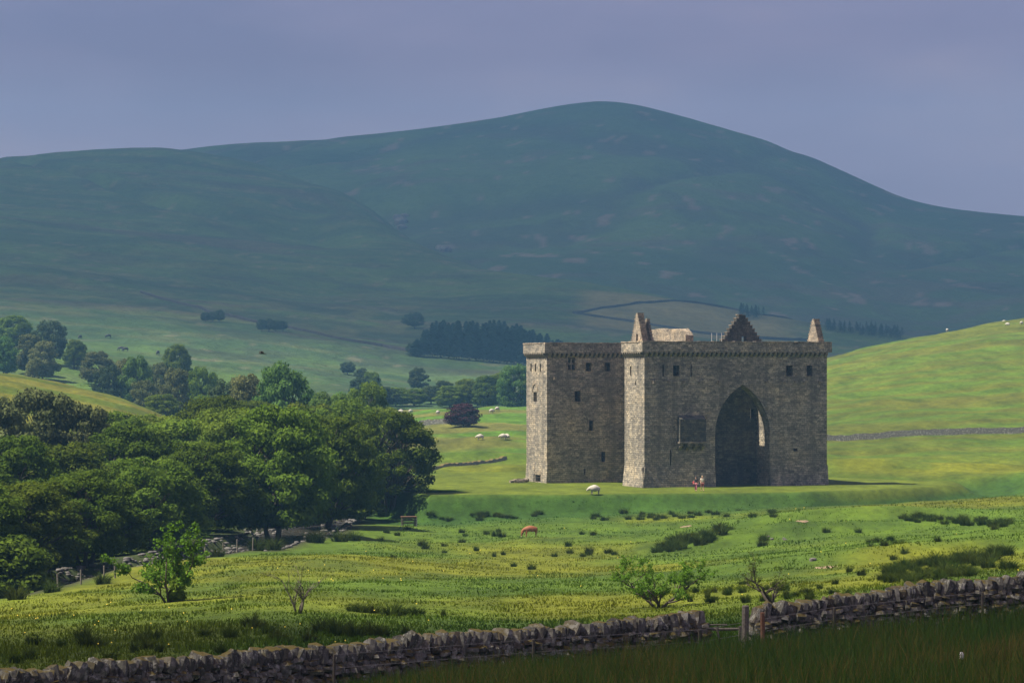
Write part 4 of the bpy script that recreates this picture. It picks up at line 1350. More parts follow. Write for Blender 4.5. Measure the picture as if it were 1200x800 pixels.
# conifers
def conifer(seed, leaves=2600):
    g = np.random.default_rng(seed)
    n = leaves
    t = g.random(n) ** 0.8
    z = 0.10 + 0.88 * t
    lev = np.round(z * 17) / 17
    z = lev + g.normal(size=n) * 0.012
    a = g.random(n) * 2 * math.pi
    lob = 0.75 + 0.3 * np.sin(a * 5 + lev * 40)
    rad = 0.5 * (1.02 - z) ** 0.8 * lob * np.sqrt(g.random(n))
    P = np.stack([rad * np.cos(a), rad * np.sin(a), z - rad * 0.16], 1)
    out = np.stack([np.cos(a), np.sin(a), -0.35 + 0 * a], 1)
    side = np.stack([-np.sin(a), np.cos(a), g.normal(size=n) * 0.5], 1)
    s = (0.06 + 0.06 * g.random(n))[:, None]
    P[:, :2] *= 1.25
    hs = np.array([1.0, 1.0, 0.35])
    V = np.stack([P - out * s * hs, P - side * s * hs * .5, P + out * s * hs, P + side * s * hs * .5], 1).reshape(-1, 3)
    mb = MB().tube([(0, 0, -0.02), (0.01, 0, 0.5), (0, 0, 0.98)], [0.028, 0.018, 0.003], 6)
    return (mb.mesh('trunk', M_bark, True), mesh_np('crown', V, np.arange(4 * n).reshape(n, 4), M_leaf_conifer))
for i in range(3):
    TREES['fir%d' % i] = conifer(40 + i)
rr = random.Random(3)
fir_top = [(490, 398), (497, 388), (505, 377), (515, 376), (525, 379), (533, 375), (540, 378), (549, 376), (556, 380), (565, 379), (572, 377), (580, 375), (587, 379), (594, 381), (601, 380), (607, 383), (614, 385), (622, 388), (630, 390), (639, 392), (648, 396), (656, 399)]
for k, (row, dy) in enumerate(((0, 0), (1, -9))):
    for px, top in fir_top:
        pxx = px + rr.uniform(-2.5, 2.5) + row * 4
        bpy_ = 417 + (px - 490) * 0.085 + dy
        tree('fir%d' % rr.randrange(3), pxx, base_Y(pxx, bpy_), top + rr.uniform(-1, 3.5) - row * 1.0, rr.uniform(18, 25),
             'dark conifer in the plantation on the hillside behind the rear tower', group='conifers of the plantation', name='conifer_tree', zfun=hills_z)
tree('greytree', 482, base_Y(482, 414), 402, 16, 'low dark bush at the left end of the conifer plantation', 'bush', name='thorn_bush')
# far dark strips of wood on the right shoulder: a mass too far off to count
def far_wood():
    V, Fs, off = [], [], 0
    g = random.Random(9)
    tv = np.array([v.co[:] for v in TREES['fir0'][1].vertices])[: 4 * 260]
    for (p0, p1, y0, y1, n) in ((868, 898, 371, 375, 18), (968, 1060, 388, 398, 60)):
        for i in range(n):
            t = g.random()
            px = p0 + (p1 - p0) * t
            py = y0 + (y1 - y0) * t + g.uniform(-4, 2)
            Y = base_Y(px, py, 1200, 1520)
            X = pxX(px, Y)
            h, w = g.uniform(4, 7), g.uniform(3, 5)
            p = tv * np.array([w, w, h]) + np.array([X, Y, float(hills_z(X, Y))])
            V.append(p)
    V = np.concatenate(V)
    obj('distant_wood', mesh_np('distant_wood', V, np.arange(len(V)).reshape(-1, 4), M_leaf_conifer), kind='stuff', label='far dark strips of woodland on the hillside right of the gables', category='woodland')
far_wood()

# ------------------------------------------------------------------ small foreground trees
def branchy(seed, h, spread, nmain, leafy, leafsize, leafmat, barkmat, lean=(0, 0), base_r=0.09, levels=3, leaves_per=26, droop=0.0, clump=0.22):
    r = random.Random(seed)
    mb = MB()
    tips = []
    def grow(p, d, ln, rad, lev):
        pts, rads = [p], [rad]
        n = 4
        for i in range(n):
            d = (d + Vector((r.uniform(-.33, .33), r.uniform(-.33, .33), r.uniform(-.16, .22) - droop * lev * 0.2))).normalized()
            p = p + d * ln / n
            pts.append(p)
            rads.append(rad * (1 - 0.62 * (i + 1) / n))
        mb.tube(pts, rads, 5)
        if lev >= levels:
            tips.extend(pts[1:])
            return
        if lev == levels - 1:
            tips.extend(pts[2:])
        for k in range(r.randint(3, 5)):
            i = r.randint(1, n)
            q = pts[i]
            ax = Vector((r.uniform(-1, 1), r.uniform(-1, 1), r.uniform(-.1, .7)))
            grow(q, (d * 0.7 + ax * 0.9).normalized(), ln * r.uniform(.45, .7), rads[i] * 0.75, lev + 1)
    for m_ in range(nmain):
        a = 2 * math.pi * m_ / nmain + r.uniform(-.4, .4)
        d = Vector((math.cos(a) * spread + lean[0], math.sin(a) * spread + lean[1], 1)).normalized()
        grow(Vector((math.cos(a) * 0.08, math.sin(a) * 0.08, -0.1)), d, h * r.uniform(.5, .62), base_r, 1)
    out = [mb.mesh('trunk', barkmat, True)]
    if leafy:
        cs = [t for t in tips if r.random() < leafy]
        V, Fc = leaf_cloud([tuple(c) for c in cs], [clump * r.uniform(.6, 1.3) for _ in cs], [leaves_per] * len(cs), leafsize, 0.7, seed, shell=0.1)
        out.append(mesh_np('crown', V, Fc, leafmat))
    return out
def small_tree(name, label, cat, px, Y, meshes, rz=0.0, s=1.0, names=('trunk', 'crown')):
    X = pxX(px, Y)
    t = thing(name, label, cat, (X, Y, gz(X, Y)), rz)
    t.scale = (s, s, s)
    for nm, me in zip(names, meshes):
        obj(nm, me, t)
    return t
small_tree('hawthorn_tree', 'sparse crooked hawthorn with thin yellow-green leaves behind the wall', 'tree', 772, 136,
           branchy(5, 2.5, 0.9, 3, 0.75, 0.036, M_leaf_lime, M_bark, (0.1, 0), 0.065, 4, 11, 0.1, 0.13), 0.3, 1.3)
small_tree('leaning_hawthorn', 'nearly bare hawthorn leaning left behind the right-hand wall', 'tree', 915, 122,
           branchy(12, 2.1, 0.3, 2, 0.2, 0.028, M_leaf_mid, M_bark, (-1.3, 0), 0.07, 4, 5, 0.0, 0.10), 0, 1.4)
small_tree('dead_shrub', 'leafless grey shrub with upright stems standing in the pasture', 'shrub', 350, 128,
           branchy(7, 2.7, 0.22, 5, 0, 0.05, None, M_twig, (0, 0), 0.045, 3))
def sapling():
    X = pxX(197, 146)
    meshes = branchy(23, 4.3, 0.35, 4, 0.7, 0.085, M_leaf_lime, M_bark, (0.05, 0), 0.07, 3, 20, 0.1, 0.30)
    t = small_tree('sapling_tree', 'bright lime green young ash with bushy base in the pasture', 'tree', 197, 146, meshes)
    V, Fc = leaf_cloud([(0.45, 0.1, 0.45), (0.5, -0.1, 0.8), (0.25, 0.1, 0.35), (0.45, 0, 1.1), (0.6, 0.1, 0.3)], [0.42, 0.4, 0.36, 0.35, 0.3], [240] * 5, 0.10, 0.9, 3)
    obj('lower_foliage', mesh_np('lower_foliage', V, Fc, M_leaf_mid), t)
sapling()

# ------------------------------------------------------------------ dry stone walls in front
stone_me = [rock_mesh('stone', 200 + i, 1) for i in range(12)]
cope_me = [rock_mesh('coping_stone', 300 + i, 1, rough=0.34) for i in range(10)]
def dry_wall(name, label, pts, seed, first=300):
    """pts: list of (px, Y, row of the top edge). Courses of stones with upright cope stones"""
    r = random.Random(seed)
    P = [(pxX(p, y), y, (HOR - t) / F * y) for p, y, t in pts]
    seg = [0]
    for a, b in zip(P[:-1], P[1:]):
        seg.append(seg[-1] + math.hypot(b[0] - a[0], b[1] - a[1]))
    tot = seg[-1]
    def at_s(s):
        x, y, zt = (np.interp(s, seg, [q[i] for q in P]) for i in range(3))
        return float(x), float(y), float(zt)
    root = thing(name, label, 'stone wall', (P[0][0], P[0][1], gz(P[0][0], P[0][1])))
    O = Vector(root.location)
    ang = math.atan2(P[-1][1] - P[0][1], P[-1][0] - P[0][0])
    cope_h = 0.38
    stones = []
    # coping
    s = 0.0
    while s < tot:
        w = r.uniform(0.10, 0.24)
        x, y, zt = at_s(s + w / 2)
        hh = cope_h * r.uniform(0.62, 1.22)
        stones.append(('coping_stone', (x, y, zt - cope_h / 2 + r.uniform(-.04, .05)), (w * 1.35, r.uniform(.5, .66), hh * 1.3), (r.uniform(-.12, .12), r.uniform(-0.1, 0.55), ang + r.uniform(-.35, .35))))
        s += w
    # courses from the top down
    row_h = 0.155
    for k in range(8):
        s = -r.uniform(0, 0.2)
        while s < tot:
            w = r.uniform(0.15, 0.38)
            x, y, zt = at_s(min(max(s + w / 2, 0), tot))
            zz = zt - cope_h - row_h * (k + 0.35) + r.uniform(-.07, .07)
            if zz > gz(x, y) - 0.15:
                batter = 0.03 * k
                stones.append(('stone', (x + math.sin(ang) * 0, y + r.uniform(-.035, .035), zz), (w * 1.28, 0.74 + batter * 2 + r.uniform(-.08, .08), row_h * r.uniform(1.0, 1.7)), (r.uniform(-.15, .15), r.uniform(-.2, .2), ang + r.uniform(-.15, .15))))
            s += w
    cnt = {'stone': 0, 'coping_stone': 0}
    rest = MB()
    for nm, loc, sc, rot in stones:
        cnt[nm] += 1
        me = r.choice(cope_me if nm == 'coping_stone' else stone_me)
        if cnt[nm] <= first:
            o = obj(nm, me, root)
            o.location = Vector(loc) - O
            o.scale = sc
            o.rotation_euler = rot
        else:
            M_ = Matrix.Translation(Vector(loc) - O) @ Euler(rot).to_matrix().to_4x4() @ Matrix.Diagonal((*sc, 1))
            rest.add([M_ @ v.co for v in me.vertices], [tuple(p.vertices) for p in me.polygons])
    if rest.v:
        rest.build('stones', M_field, root, kind='stuff')
    # rubble heart of the wall
    b_ = MB()
    n = 24
    vs = []
    for i in range(n + 1):
        x, y, zt = at_s(tot * i / n)
        g0 = gz(x, y) - 0.3
        vs += [(x - O.x, y - 0.2 - O.y, g0 - O.z), (x - O.x, y - 0.16 - O.y, zt - 0.34 - O.z), (x - O.x, y + 0.16 - O.y, zt - 0.34 - O.z), (x - O.x, y + 0.2 - O.y, g0 - O.z)]
    fs = []
    for i in range(n):
        o_ = 4 * i
        fs += [(o_, o_ + 4, o_ + 5, o_ + 1), (o_ + 1, o_ + 5, o_ + 6, o_ + 2), (o_ + 2, o_ + 6, o_ + 7, o_ + 3)]
    fs += [(0, 1, 2, 3), (4 * n + 3, 4 * n + 2, 4 * n + 1, 4 * n)]
    b_.add(vs, fs)
    b_.build('hearting', M_field, root)
    print(name, cnt, tot)
    return root
dry_wall('dry_stone_wall', 'long mossy dry stone wall with upright cope stones ending at the gap', [(-70, 73, 795), (0, 74, 788), (150, 77, 775), (300, 80, 763), (400, 82, 756), (500, 84, 745), (700, 88, 732), (760, 89, 724), (818, 90, 716)], 1)
dry_wall('dry_stone_wall', 'dark dry stone wall rising to the right from the tall gatepost', [(882, 91, 714), (960, 92, 702), (1060, 93.5, 688), (1130, 94.3, 681), (1200, 95, 675), (1280, 96, 668)], 2)

# fence posts, gap and wire in front of the wall
def post(px, Y, top, r0, mat, parent=None, name='fence_post', lean=0.0, sides=8):
    X = pxX(px, Y)
    z0 = gz(X, Y)
    zt = (HOR - top) / F * Y
    loc = Vector((X, Y, z0)) - (Vector(parent.location) if parent else Vector((0, 0, 0)))
    mb = MB().tube([(0, 0, -0.25), (lean * 0.5, 0.01, (zt - z0) * 0.5), (lean, 0, zt - z0 - 0.02), (lean, 0, zt - z0)], [r0 * 1.05, r0, r0 * 0.96, r0 * 0.7], sides)
    o = obj(name, mb.mesh(name, mat), parent)
    o.location = loc
    return o
gp = post(873, 89.5, 709, 0.115, M_wood, None, 'gate_post', 0.02)
gp['label'] = 'thick weathered wooden gatepost at the gap in the wall'; gp['category'] = 'post'
rp = post(894.5, 88.6, 717, 0.075, M_wood_red, None, 'fence_post', -0.03)
rp['label'] = 'short rust-coloured post leaning before the right-hand wall'; rp['category'] = 'post'
hx = pxX(846, 90)
hz_ = gz(hx, 90)
hr = thing('broken_hurdle', 'low broken wooden hurdle blocking the gap between the two walls', 'hurdle', (hx, 90, hz_))
def hz_row(py):
    return (HOR - py) / F * 90 - hz_
def hx_col(px):
    return pxX(px, 90) - hx
MB().tube([(hx_col(812), 0, hz_row(735)), (hx_col(840), 0.02, hz_row(737)), (hx_col(870), 0, hz_row(736.5))], [0.05, 0.055, 0.045], 6).build('rail', M_wood, hr)
MB().tube([(hx_col(826), 0.06, hz_row(732)), (hx_col(852), 0.06, hz_row(731.5))], [0.028, 0.02], 6).build('rail', M_wood, hr)
MB().tube([(hx_col(820), -0.05, -0.2), (hx_col(820), -0.05, hz_row(730))], [0.06, 0.05], 6).build('post', M_wood_red, hr)
MB().tube([(hx_col(867), -0.05, -0.2), (hx_col(867), -0.05, hz_row(733))], [0.05, 0.045], 6).build('post', M_wood, hr)
MB().tube([(hx_col(846), -0.04, -0.1), (hx_col(840), -0.04, hz_row(734))], [0.04, 0.035], 6).build('brace', M_wood, hr)
MB().tube([(hx_col(832), -0.04, -0.1), (hx_col(824), -0.04, hz_row(733))], [0.04, 0.035], 6).build('brace', M_wood, hr)
wf = thing('wire_fence', 'thin wire fence with grey posts along the front of the walls', 'fence', (pxX(391, 80.5), 80.5, gz(pxX(391, 80.5), 80.5)))
pts = [(391, 80.8, 762), (625, 85.2, 744), (820, 89, 733), (977, 91.2, 707), (1152, 93.4, 689)]
for px, Y, top in pts:
    post(px, Y, top + 4, 0.045, M_wood_dark, wf, 'post', random.uniform(-.03, .03))
O = Vector(wf.location)
for dz in (0.12, 0.5):
    MB().tube([Vector((pxX(px, Y), Y, (HOR - top) / F * Y - dz)) - O for px, Y, top in pts], [0.006] * len(pts), 4).build('wire', M_wire, wf)

# ------------------------------------------------------------------ walls further off
def far_wall(name, label, pts, hgt, thick, mat, zf, top_rough=0.12, seed=1, n_per=3.0, group=None):
    """pts (px, Y) on the ground"""
    r = random.Random(seed)
    P = [(pxX(p, y), y) for p, y in pts]
    seg = [0]
    for a, b in zip(P[:-1], P[1:]):
        seg.append(seg[-1] + math.hypot(b[0] - a[0], b[1] - a[1]))
    n = max(4, int(seg[-1] / n_per))
    x0, y0 = P[0]
    z0 = float(zf(x0, y0))
    vs, fs = [], []
    for i in range(n + 1):
        s = seg[-1] * i / n
        x = float(np.interp(s, seg, [q[0] for q in P])); y = float(np.interp(s, seg, [q[1] for q in P]))
        s2 = min(s + 0.5, seg[-1]); s1 = max(s - 0.5, 0)
        dx = float(np.interp(s2, seg, [q[0] for q in P]) - np.interp(s1, seg, [q[0] for q in P]))
        dy = float(np.interp(s2, seg, [q[1] for q in P]) - np.interp(s1, seg, [q[1] for q in P]))
        l_ = math.hypot(dx, dy)
        nx, ny = -dy / l_ * thick / 2, dx / l_ * thick / 2
        g = float(zf(x, y))
        t = g + hgt + r.uniform(-top_rough, top_rough)
        vs += [(x - nx - x0, y - ny - y0, g - 0.4 - z0), (x - nx * .8 - x0, y - ny * .8 - y0, t - z0), (x + nx * .8 - x0, y + ny * .8 - y0, t - z0), (x + nx - x0, y + ny - y0, g - 0.4 - z0)]
    for i in range(n):
        o_ = 4 * i
        fs += [(o_, o_ + 4, o_ + 5, o_ + 1), (o_ + 1, o_ + 5, o_ + 6, o_ + 2), (o_ + 2, o_ + 6, o_ + 7, o_ + 3)]
    fs += [(0, 1, 2, 3), (4 * n + 3, 4 * n + 2, 4 * n + 1, 4 * n)]
    return thing(name, label, 'stone wall', (x0, y0, z0), 0, group, mesh(name, vs, fs, mat))
def ground_Y(px, py, lo, hi):
    ysr = np.linspace(lo, hi, 600)
    p = HOR - F * ground_z(pxX(px, ysr), ysr) / ysr
    return float(ysr[int(np.argmin(np.abs(p - py)))])
M_farwall = fieldstone_mat('far_field_stone')
far_wall('field_wall', 'grey stone wall crossing the foot of the hill right of the castle', [(945, 470), (1040, 469), (1120, 468), (1200, 467), (1280, 466)], 1.0, 0.45, M_farwall, ground_z, 0.08, 3, 0.8)
far_wall('field_wall', 'broken pale stone wall beside the copper beech', [(462, 556), (500, 554), (530, 552), (558, 550)], 0.95, 0.8, M_farwall, ground_z, 0.25, 5, 0.7)
far_wall('field_wall', 'low tumbled stone dyke in the pasture left of the rear tower', [(505, 392), (540, 400), (565, 410), (592, 418)], 0.4, 0.7, M_farwall, ground_z, 0.15, 6, 0.7)
M_hedge = simple_mat('heather_dyke', (0.028, 0.026, 0.024), (0.06, 0.05, 0.045), 0.8, 0.95, 0.4)
G_DYKE = 'dark dykes on the hillside'
for lab, pl in (('dark dyke along the upper edge of the pale hay field', ((672, 367), (700, 362.5), (735, 358), (772, 354.5), (815, 355.5), (850, 361), (890, 369.5), (930, 377))),
                ('dark dyke along the lower edge of the pale hay field', ((672, 367), (705, 372), (740, 377), (780, 384), (830, 392), (900, 398), (960, 400))),
                ('dark track-side dyke slanting down the moor to the conifers', ((165, 343), (215, 357), (270, 371), (330, 383), (400, 398), (450, 406), (492, 413)))):
    q = [(px, base_Y(px, py, 800, 1560)) for px, py in pl]
    far_wall('field_dyke', lab, q, 1.1, 1.2, M_hedge, hills_z, 0.2, 7, 6.0, G_DYKE)

# ------------------------------------------------------------------ rocks and soil
rock_me = [rock_mesh('rock', 400 + i, 2, M_rock, rough=0.22) for i in range(5)]
rr = random.Random(31)
n_done = 0
while n_done < 170:
    i = rr.randrange(1, 8)
    t = rr.random()
    p = RIVER[i] * (1 - t) + RIVER[i + 1] * t if i + 1 < len(RIVER) else RIVER[i]
    d = RIVER[min(i + 1, len(RIVER) - 1)] - RIVER[i]
    d = d / np.linalg.norm(d)
    s = rr.choice((-1, 1)) * (rr.uniform(2.2, 4.2) if rr.random() < 0.75 else rr.uniform(0, 2.2))
    x, y = p[0] - d[1] * s, p[1] + d[0] * s
    k = rr.uniform(0.15, 0.5)
    o = thing('river_stone', 'pale stone lying in the river bed under the trees', 'stone', (x, y, float(river_level(x, y)) - 0.88 + k * 0.12 + (0.3 if abs(s) > 3.3 else 0)), rr.uniform(0, 6), 'stones of the river bed', rr.choice(rock_me))
    o.scale = (k * rr.uniform(.9, 1.6), k, k * 0.45)
    n_done += 1
# shingle bars along both margins: too small to count
gs = np.random.default_rng(91)
Vs, Fs, off = [], [], 0
base = np.array([v.co[:] for v in rock_mesh('shingle', 3, 1, M_rock).vertices]); bf = [tuple(p.vertices) for p in rock_mesh('shingle', 3, 1, M_rock).polygons]
bf = np.array(bf)
for i in range(1100):
    j = int(gs.integers(1, len(RIVER) - 2)); t = gs.random()
    p = RIVER[j] * (1 - t) + RIVER[j + 1] * t
    d = RIVER[j + 1] - RIVER[j]; d = d / np.linalg.norm(d)
    sgn = -1 if gs.random() < .5 else 1
    q = sgn * (4.6 - 2.6 * gs.random() ** 1.6 * (0.6 + 0.8 * abs(float(vnoise(p[1] / 9.0, sgn * 3.0)))))
    x, y = p[0] - d[1] * q, p[1] + d[0] * q
    k = 0.12 + 0.30 * gs.random() ** 2
    zz = max(float(river_level(x, y)) - 0.9, min(gz(x, y), float(river_level(x, y)) + 0.6)) + 0.04
    a = gs.random() * 6.28
    rot = np.array([[math.cos(a), -math.sin(a), 0], [math.sin(a), math.cos(a), 0], [0, 0, 1]])
    Vs.append((base * np.array([1.5, 1.0, .65]) * k) @ rot.T + np.array([x, y, zz])); Fs.append(bf + off); off += len(base)
obj('river_shingle', mesh_np('river_shingle', np.concatenate(Vs), np.concatenate(Fs), M_rock), kind='stuff', label='loose grey shingle along the margins of the river', category='shingle')
def field_rock(px, py, lo, hi, w, label, mat_me=None, n=1, spread=0.5):
    for i in range(n):
        p_ = px + rr.uniform(-spread, spread) * 10
        Y = ground_Y(p_, py + rr.uniform(-3, 3) * (n > 1), lo, hi)
        X = pxX(p_, Y)
        o = thing('field_rock', label, 'rock', (X, Y, gz(X, Y) + w * 0.12), rr.uniform(0, 6), 'rocks in the pasture' if n > 1 else None, rr.choice(rock_me))
        o.scale = (w * rr.uniform(.7, 1.2), w * .8, w * 0.55)
field_rock(950, 657, 150, 230, 0.45, 'small pale rock beside the bare scrape in the pasture')
field_rock(905, 632, 200, 290, 0.35, 'pale loose stone on the rush-grown ridge', n=4, spread=1.6)
for i, (px, py, w) in enumerate(((466, 256, 9), (470, 262, 12), (474, 254, 8), (471, 268, 9), (516, 292, 8), (522, 295, 10))):
    ysr = np.linspace(1700, 2700, 600)
    pr = HOR - F * np.maximum(hills_z(pxX(px, ysr), ysr), mount_z(pxX(px, ysr), ysr)) / ysr
    Y = float(ysr[int(np.argmin(np.abs(pr - py)))])
    X = pxX(px, Y)
    o = thing('rock_outcrop', 'weathered pinkish crag in the gully between the two fells', 'crag', (X, Y, float(max(hills_z(X, Y), mount_z(X, Y)))), rr.uniform(0, 6), 'crags in the gully', rr.choice(rock_me))
    o.scale = (w, w * .8, w * 0.8)
def soil_patch(px, py, wpx, d, label):
    Y = ground_Y(px, py, 140, 330)
    X = pxX(px, Y)
    w = wpx / F * Y
    vs, fs = [], []
    r = random.Random(int(px))
    rings, secs = 4, 18
    amp = [r.uniform(.65, 1.1) for _ in range(secs)]
    vs.append((0, 0, gz(X, Y) + 0.05))
    for i in range(1, rings + 1):
        for k in range(secs):
            a = 2 * math.pi * k / secs
            q = i / rings * amp[k]
            x, y = q * w / 2 * math.cos(a), q * d / 2 * math.sin(a)
            vs.append((x, y, gz(X + x, Y + y) + (0.05 if i < rings else -0.02) + r.uniform(0, .03) * (i < rings)))
    for k in range(secs):
        fs.append((0, 1 + k, 1 + (k + 1) % secs))
    for i in range(rings - 1):
        for k in range(secs):
            a, b = 1 + i * secs + k, 1 + i * secs + (k + 1) % secs
            fs.append((a, a + secs, b + secs, b))
    vs = [(x, y, z) for x, y, z in vs]
    t = obj('soil_patch', mesh('soil_patch', vs, fs, M_soil, True), kind='structure', label=label)
    t.location = (X, Y, 0)
soil_patch(967, 665, 30, 3.4, 'bare scraped earth in the pasture')
soil_patch(941, 610, 18, 3.0, 'small bare earth hollow below the castle')
soil_patch(804, 617, 18, 2.6, 'bare bank above the rushes')

# ------------------------------------------------------------------ rushes
def blades(P, h, w, lean, g, cols=None, segs=2):
    """P (n,3) bases; returns quads (blade bottom) + collapsed tip quad"""
    n = len(P)
    a = g.random(n) * 2 * math.pi
    sx = np.stack([np.cos(a), np.sin(a), np.zeros(n)], 1) * (w * (0.6 + 0.8 * g.random(n)))[:, None]
    b = g.random(n) * 2 * math.pi
    ln = np.stack([np.cos(b), np.sin(b), np.zeros(n)], 1) * (lean * g.random(n))[:, None]
    hh = h[:, None] * np.array([0, 0, 1.0])
    m_ = P + hh * 0.55 + ln * 0.3
    t = P + hh * 0.97 + ln
    V = np.stack([P - sx, P + sx, m_ + sx * .75, m_ - sx * .75, t + sx * .08, t - sx * .08], 1).reshape(-1, 3)
    k = np.arange(n)[:, None] * 6
    Fc = np.concatenate([k + np.array([[0, 1, 2, 3]]), k + np.array([[3, 2, 4, 5]])], 0)
    return V, Fc
def rush_mesh(seed, n=150, h=0.8):
    g = np.random.default_rng(seed)
    r = 0.30 * g.random(n) ** 0.6; a = g.random(n) * 6.28
    a += 0.5 * np.sin(3 * a + seed)
    P = np.stack([r * np.cos(a), r * np.sin(a), np.full(n, -0.05)], 1)
    hgt = h * (0.30 + 0.75 * g.random(n) ** 1.3) * (1.1 - 1.5 * r)
    V, Fc = blades(P, hgt, np.full(n, 0.013), 0.25 * h * np.ones(n), g)
    V = V.reshape(n, 6, 3)
    out = np.stack([np.cos(a), np.sin(a), 0 * a], 1)
    V[:, 2:4] += (out * (0.25 * r)[:, None])[:, None]
    V[:, 4:6] += (out * (0.25 * hgt + 0.55 * r)[:, None])[:, None]
    V = V.reshape(-1, 3)
    return mesh_np('rush_clump', V, Fc, M_rush)
rush_me = [rush_mesh(i, 330, 1.0) for i in range(8)]
rr = random.Random(51)
def rush(px, py, w, label, group, lo=98, hi=330, hk=1.0):
    Y = ground_Y(px, py, lo, hi)
    X = pxX(px, Y)
    k = w / F * Y / 0.9
    o = thing('rush_clump', label, 'rush', (X, Y, gz(X, Y)), rr.uniform(0, 6.28), group, rr.choice(rush_me))
    o.scale = (k, k, min(1.3, max(0.55, k * 0.75)) * hk * rr.uniform(.85, 1.15))
L1 = 'dark rush tuft standing in the wet strip behind the wall'
for px, py, w in ((34, 755, 14), (44, 756, 14), (98, 748, 26), (104, 758, 30), (72, 758, 14), (118, 758, 22), (165, 752, 22), (180, 750, 24), (172, 760, 22), (186, 764, 14), (157, 764, 14), (240, 746, 20), (270, 747, 22), (296, 734, 26), (305, 736, 20),
                  (326, 752, 26), (336, 755, 22), (378, 742, 30), (395, 744, 34), (415, 746, 30), (435, 744, 26), (448, 745, 24), (476, 743, 18), (36, 772, 18), (130, 778, 20), (20, 776, 20), (258, 766, 18), (316, 742, 20), (362, 752, 22)):
    rush(px, py, w, L1, 'rush tufts behind the wall')
L2 = 'lush green iris and rush tuft in the middle of the pasture'
for px, py, w in ((414, 716, 20), (425, 717, 22), (438, 718, 20), (460, 721, 30), (472, 720, 22), (488, 721, 22), (520, 722, 8)):
    rush(px, py, w, L2, 'iris and rush tufts in mid pasture', hk=0.9)
for px, py, w in ((20, 702, 30), (60, 694, 26), (90, 688, 26), (120, 684, 24), (230, 660, 22), (255, 652, 22), (300, 643, 26), (320, 640, 24), (275, 648, 18)):
    rush(px, py, w, 'rush tuft on the near bank of the river', 'rush tufts on the river bank', lo=140, hi=260)
L3 = 'small rush tuft dotted over the open pasture'
for px, py, w in ((602, 664, 9), (623, 667, 13), (579, 652, 7), (521, 648, 8), (447, 634, 10), (495, 640, 14), (542, 636, 10), (558, 645, 9), (590, 650, 7), (580, 628, 12), (541, 624, 9), (584, 623, 8), (588, 629, 12), (666, 640, 12), (690, 648, 13), (695, 627, 10), (682, 626, 8), (668, 648, 10),
                  (460, 654, 10), (498, 643, 12), (570, 626, 10), (545, 628, 8), (520, 640, 8), (690, 650, 10), (713, 648, 12), (720, 650, 10), (683, 652, 10), (650, 652, 9), (478, 620, 9), (453, 624, 10), (466, 627, 9), (398, 634, 26), (370, 635, 30), (350, 637, 24), (415, 634, 20),
                  (830, 636, 14), (893, 640, 16), (895, 634, 14), (1047, 656, 12), (1060, 648, 14), (968, 624, 12), (1006, 624, 10), (1099, 634, 10), (1010, 674, 14), (995, 670, 10), (955, 655, 12), (1130, 655, 10), (1165, 620, 12)):
    rush(px, py, w, L3, 'rush tufts dotted over the pasture')
L4 = 'dark rush clump in the thick bed along the low ridge'
for i in range(36):
    t = i / 35
    rush(775 + 75 * t + rr.uniform(-6, 6), 646 - 22 * t + rr.uniform(-5, 5), rr.uniform(12, 20), L4, 'rush bed on the ridge', hk=1.0)
for i in range(12):
    rush(790 + rr.uniform(-12, 30), 634 + rr.uniform(-5, 5), rr.uniform(10, 16), L4, 'rush bed on the ridge')
L5 = 'brown-green rush clump in the large bed behind the right-hand wall'
for i in range(66):
    t = rr.random()
    rush(1038 + 145 * t + rr.uniform(-8, 8), 680 - 32 * t * 0.6 + rr.uniform(-14, 8), rr.uniform(14, 24), L5, 'large rush bed by the right wall')
L6 = 'dark rush clump in the strip below the earthwork bank'
for i in range(34):
    t = rr.random()
    rush(1055 + 130 * t, 608 + 6 * t + rr.uniform(-4, 5), rr.uniform(10, 16), L6, 'rush strip under the earthworks', hk=0.9)
L7 = 'rush clump at the foot of the bank below the castle'
for i in range(46):
    t = rr.random()
    rush(500 + 420 * t, 608 - 4 * t + rr.uniform(-5, 4), rr.uniform(8, 14), L7, 'rushes at the foot of the castle bank', hk=0.75)
for i in range(14):
    rush(rr.uniform(1010, 1060), 638 + rr.uniform(-5, 4), rr.uniform(9, 14), L3, 'rush tufts dotted over the pasture')
L8 = 'green rush tuft close behind the hurdle and right-hand wall'
for i in range(40):
    rush(rr.uniform(800, 1000), rr.uniform(690, 712) - 6, rr.uniform(8, 15), L8, 'rushes behind the gap', hk=0.8)

# ------------------------------------------------------------------ grass as stuff
g = np.random.default_rng(77)
def grass_stuff(name, X, Y, h, w, lean, cols, label, zoff=-0.03):
    Z = ground_z(X, Y) + zoff
    V, Fc = blades(np.stack([X, Y, Z], 1), h, w, lean, g)
    col = np.repeat(cols, 6, axis=0)
    shade = np.tile(np.array([0.8, 0.8, 1.0, 1.0, 1.15, 1.15]), len(X))[:, None]
    return obj(name, mesh_np(name, V, Fc, M_blade, False, col), kind='stuff', label=label, category='grass')
def wall_Y(px):
    return np.interp(px, [-100, 0, 400, 818, 882, 1200, 1300], [72, 74, 82, 90, 91, 95, 96.4])
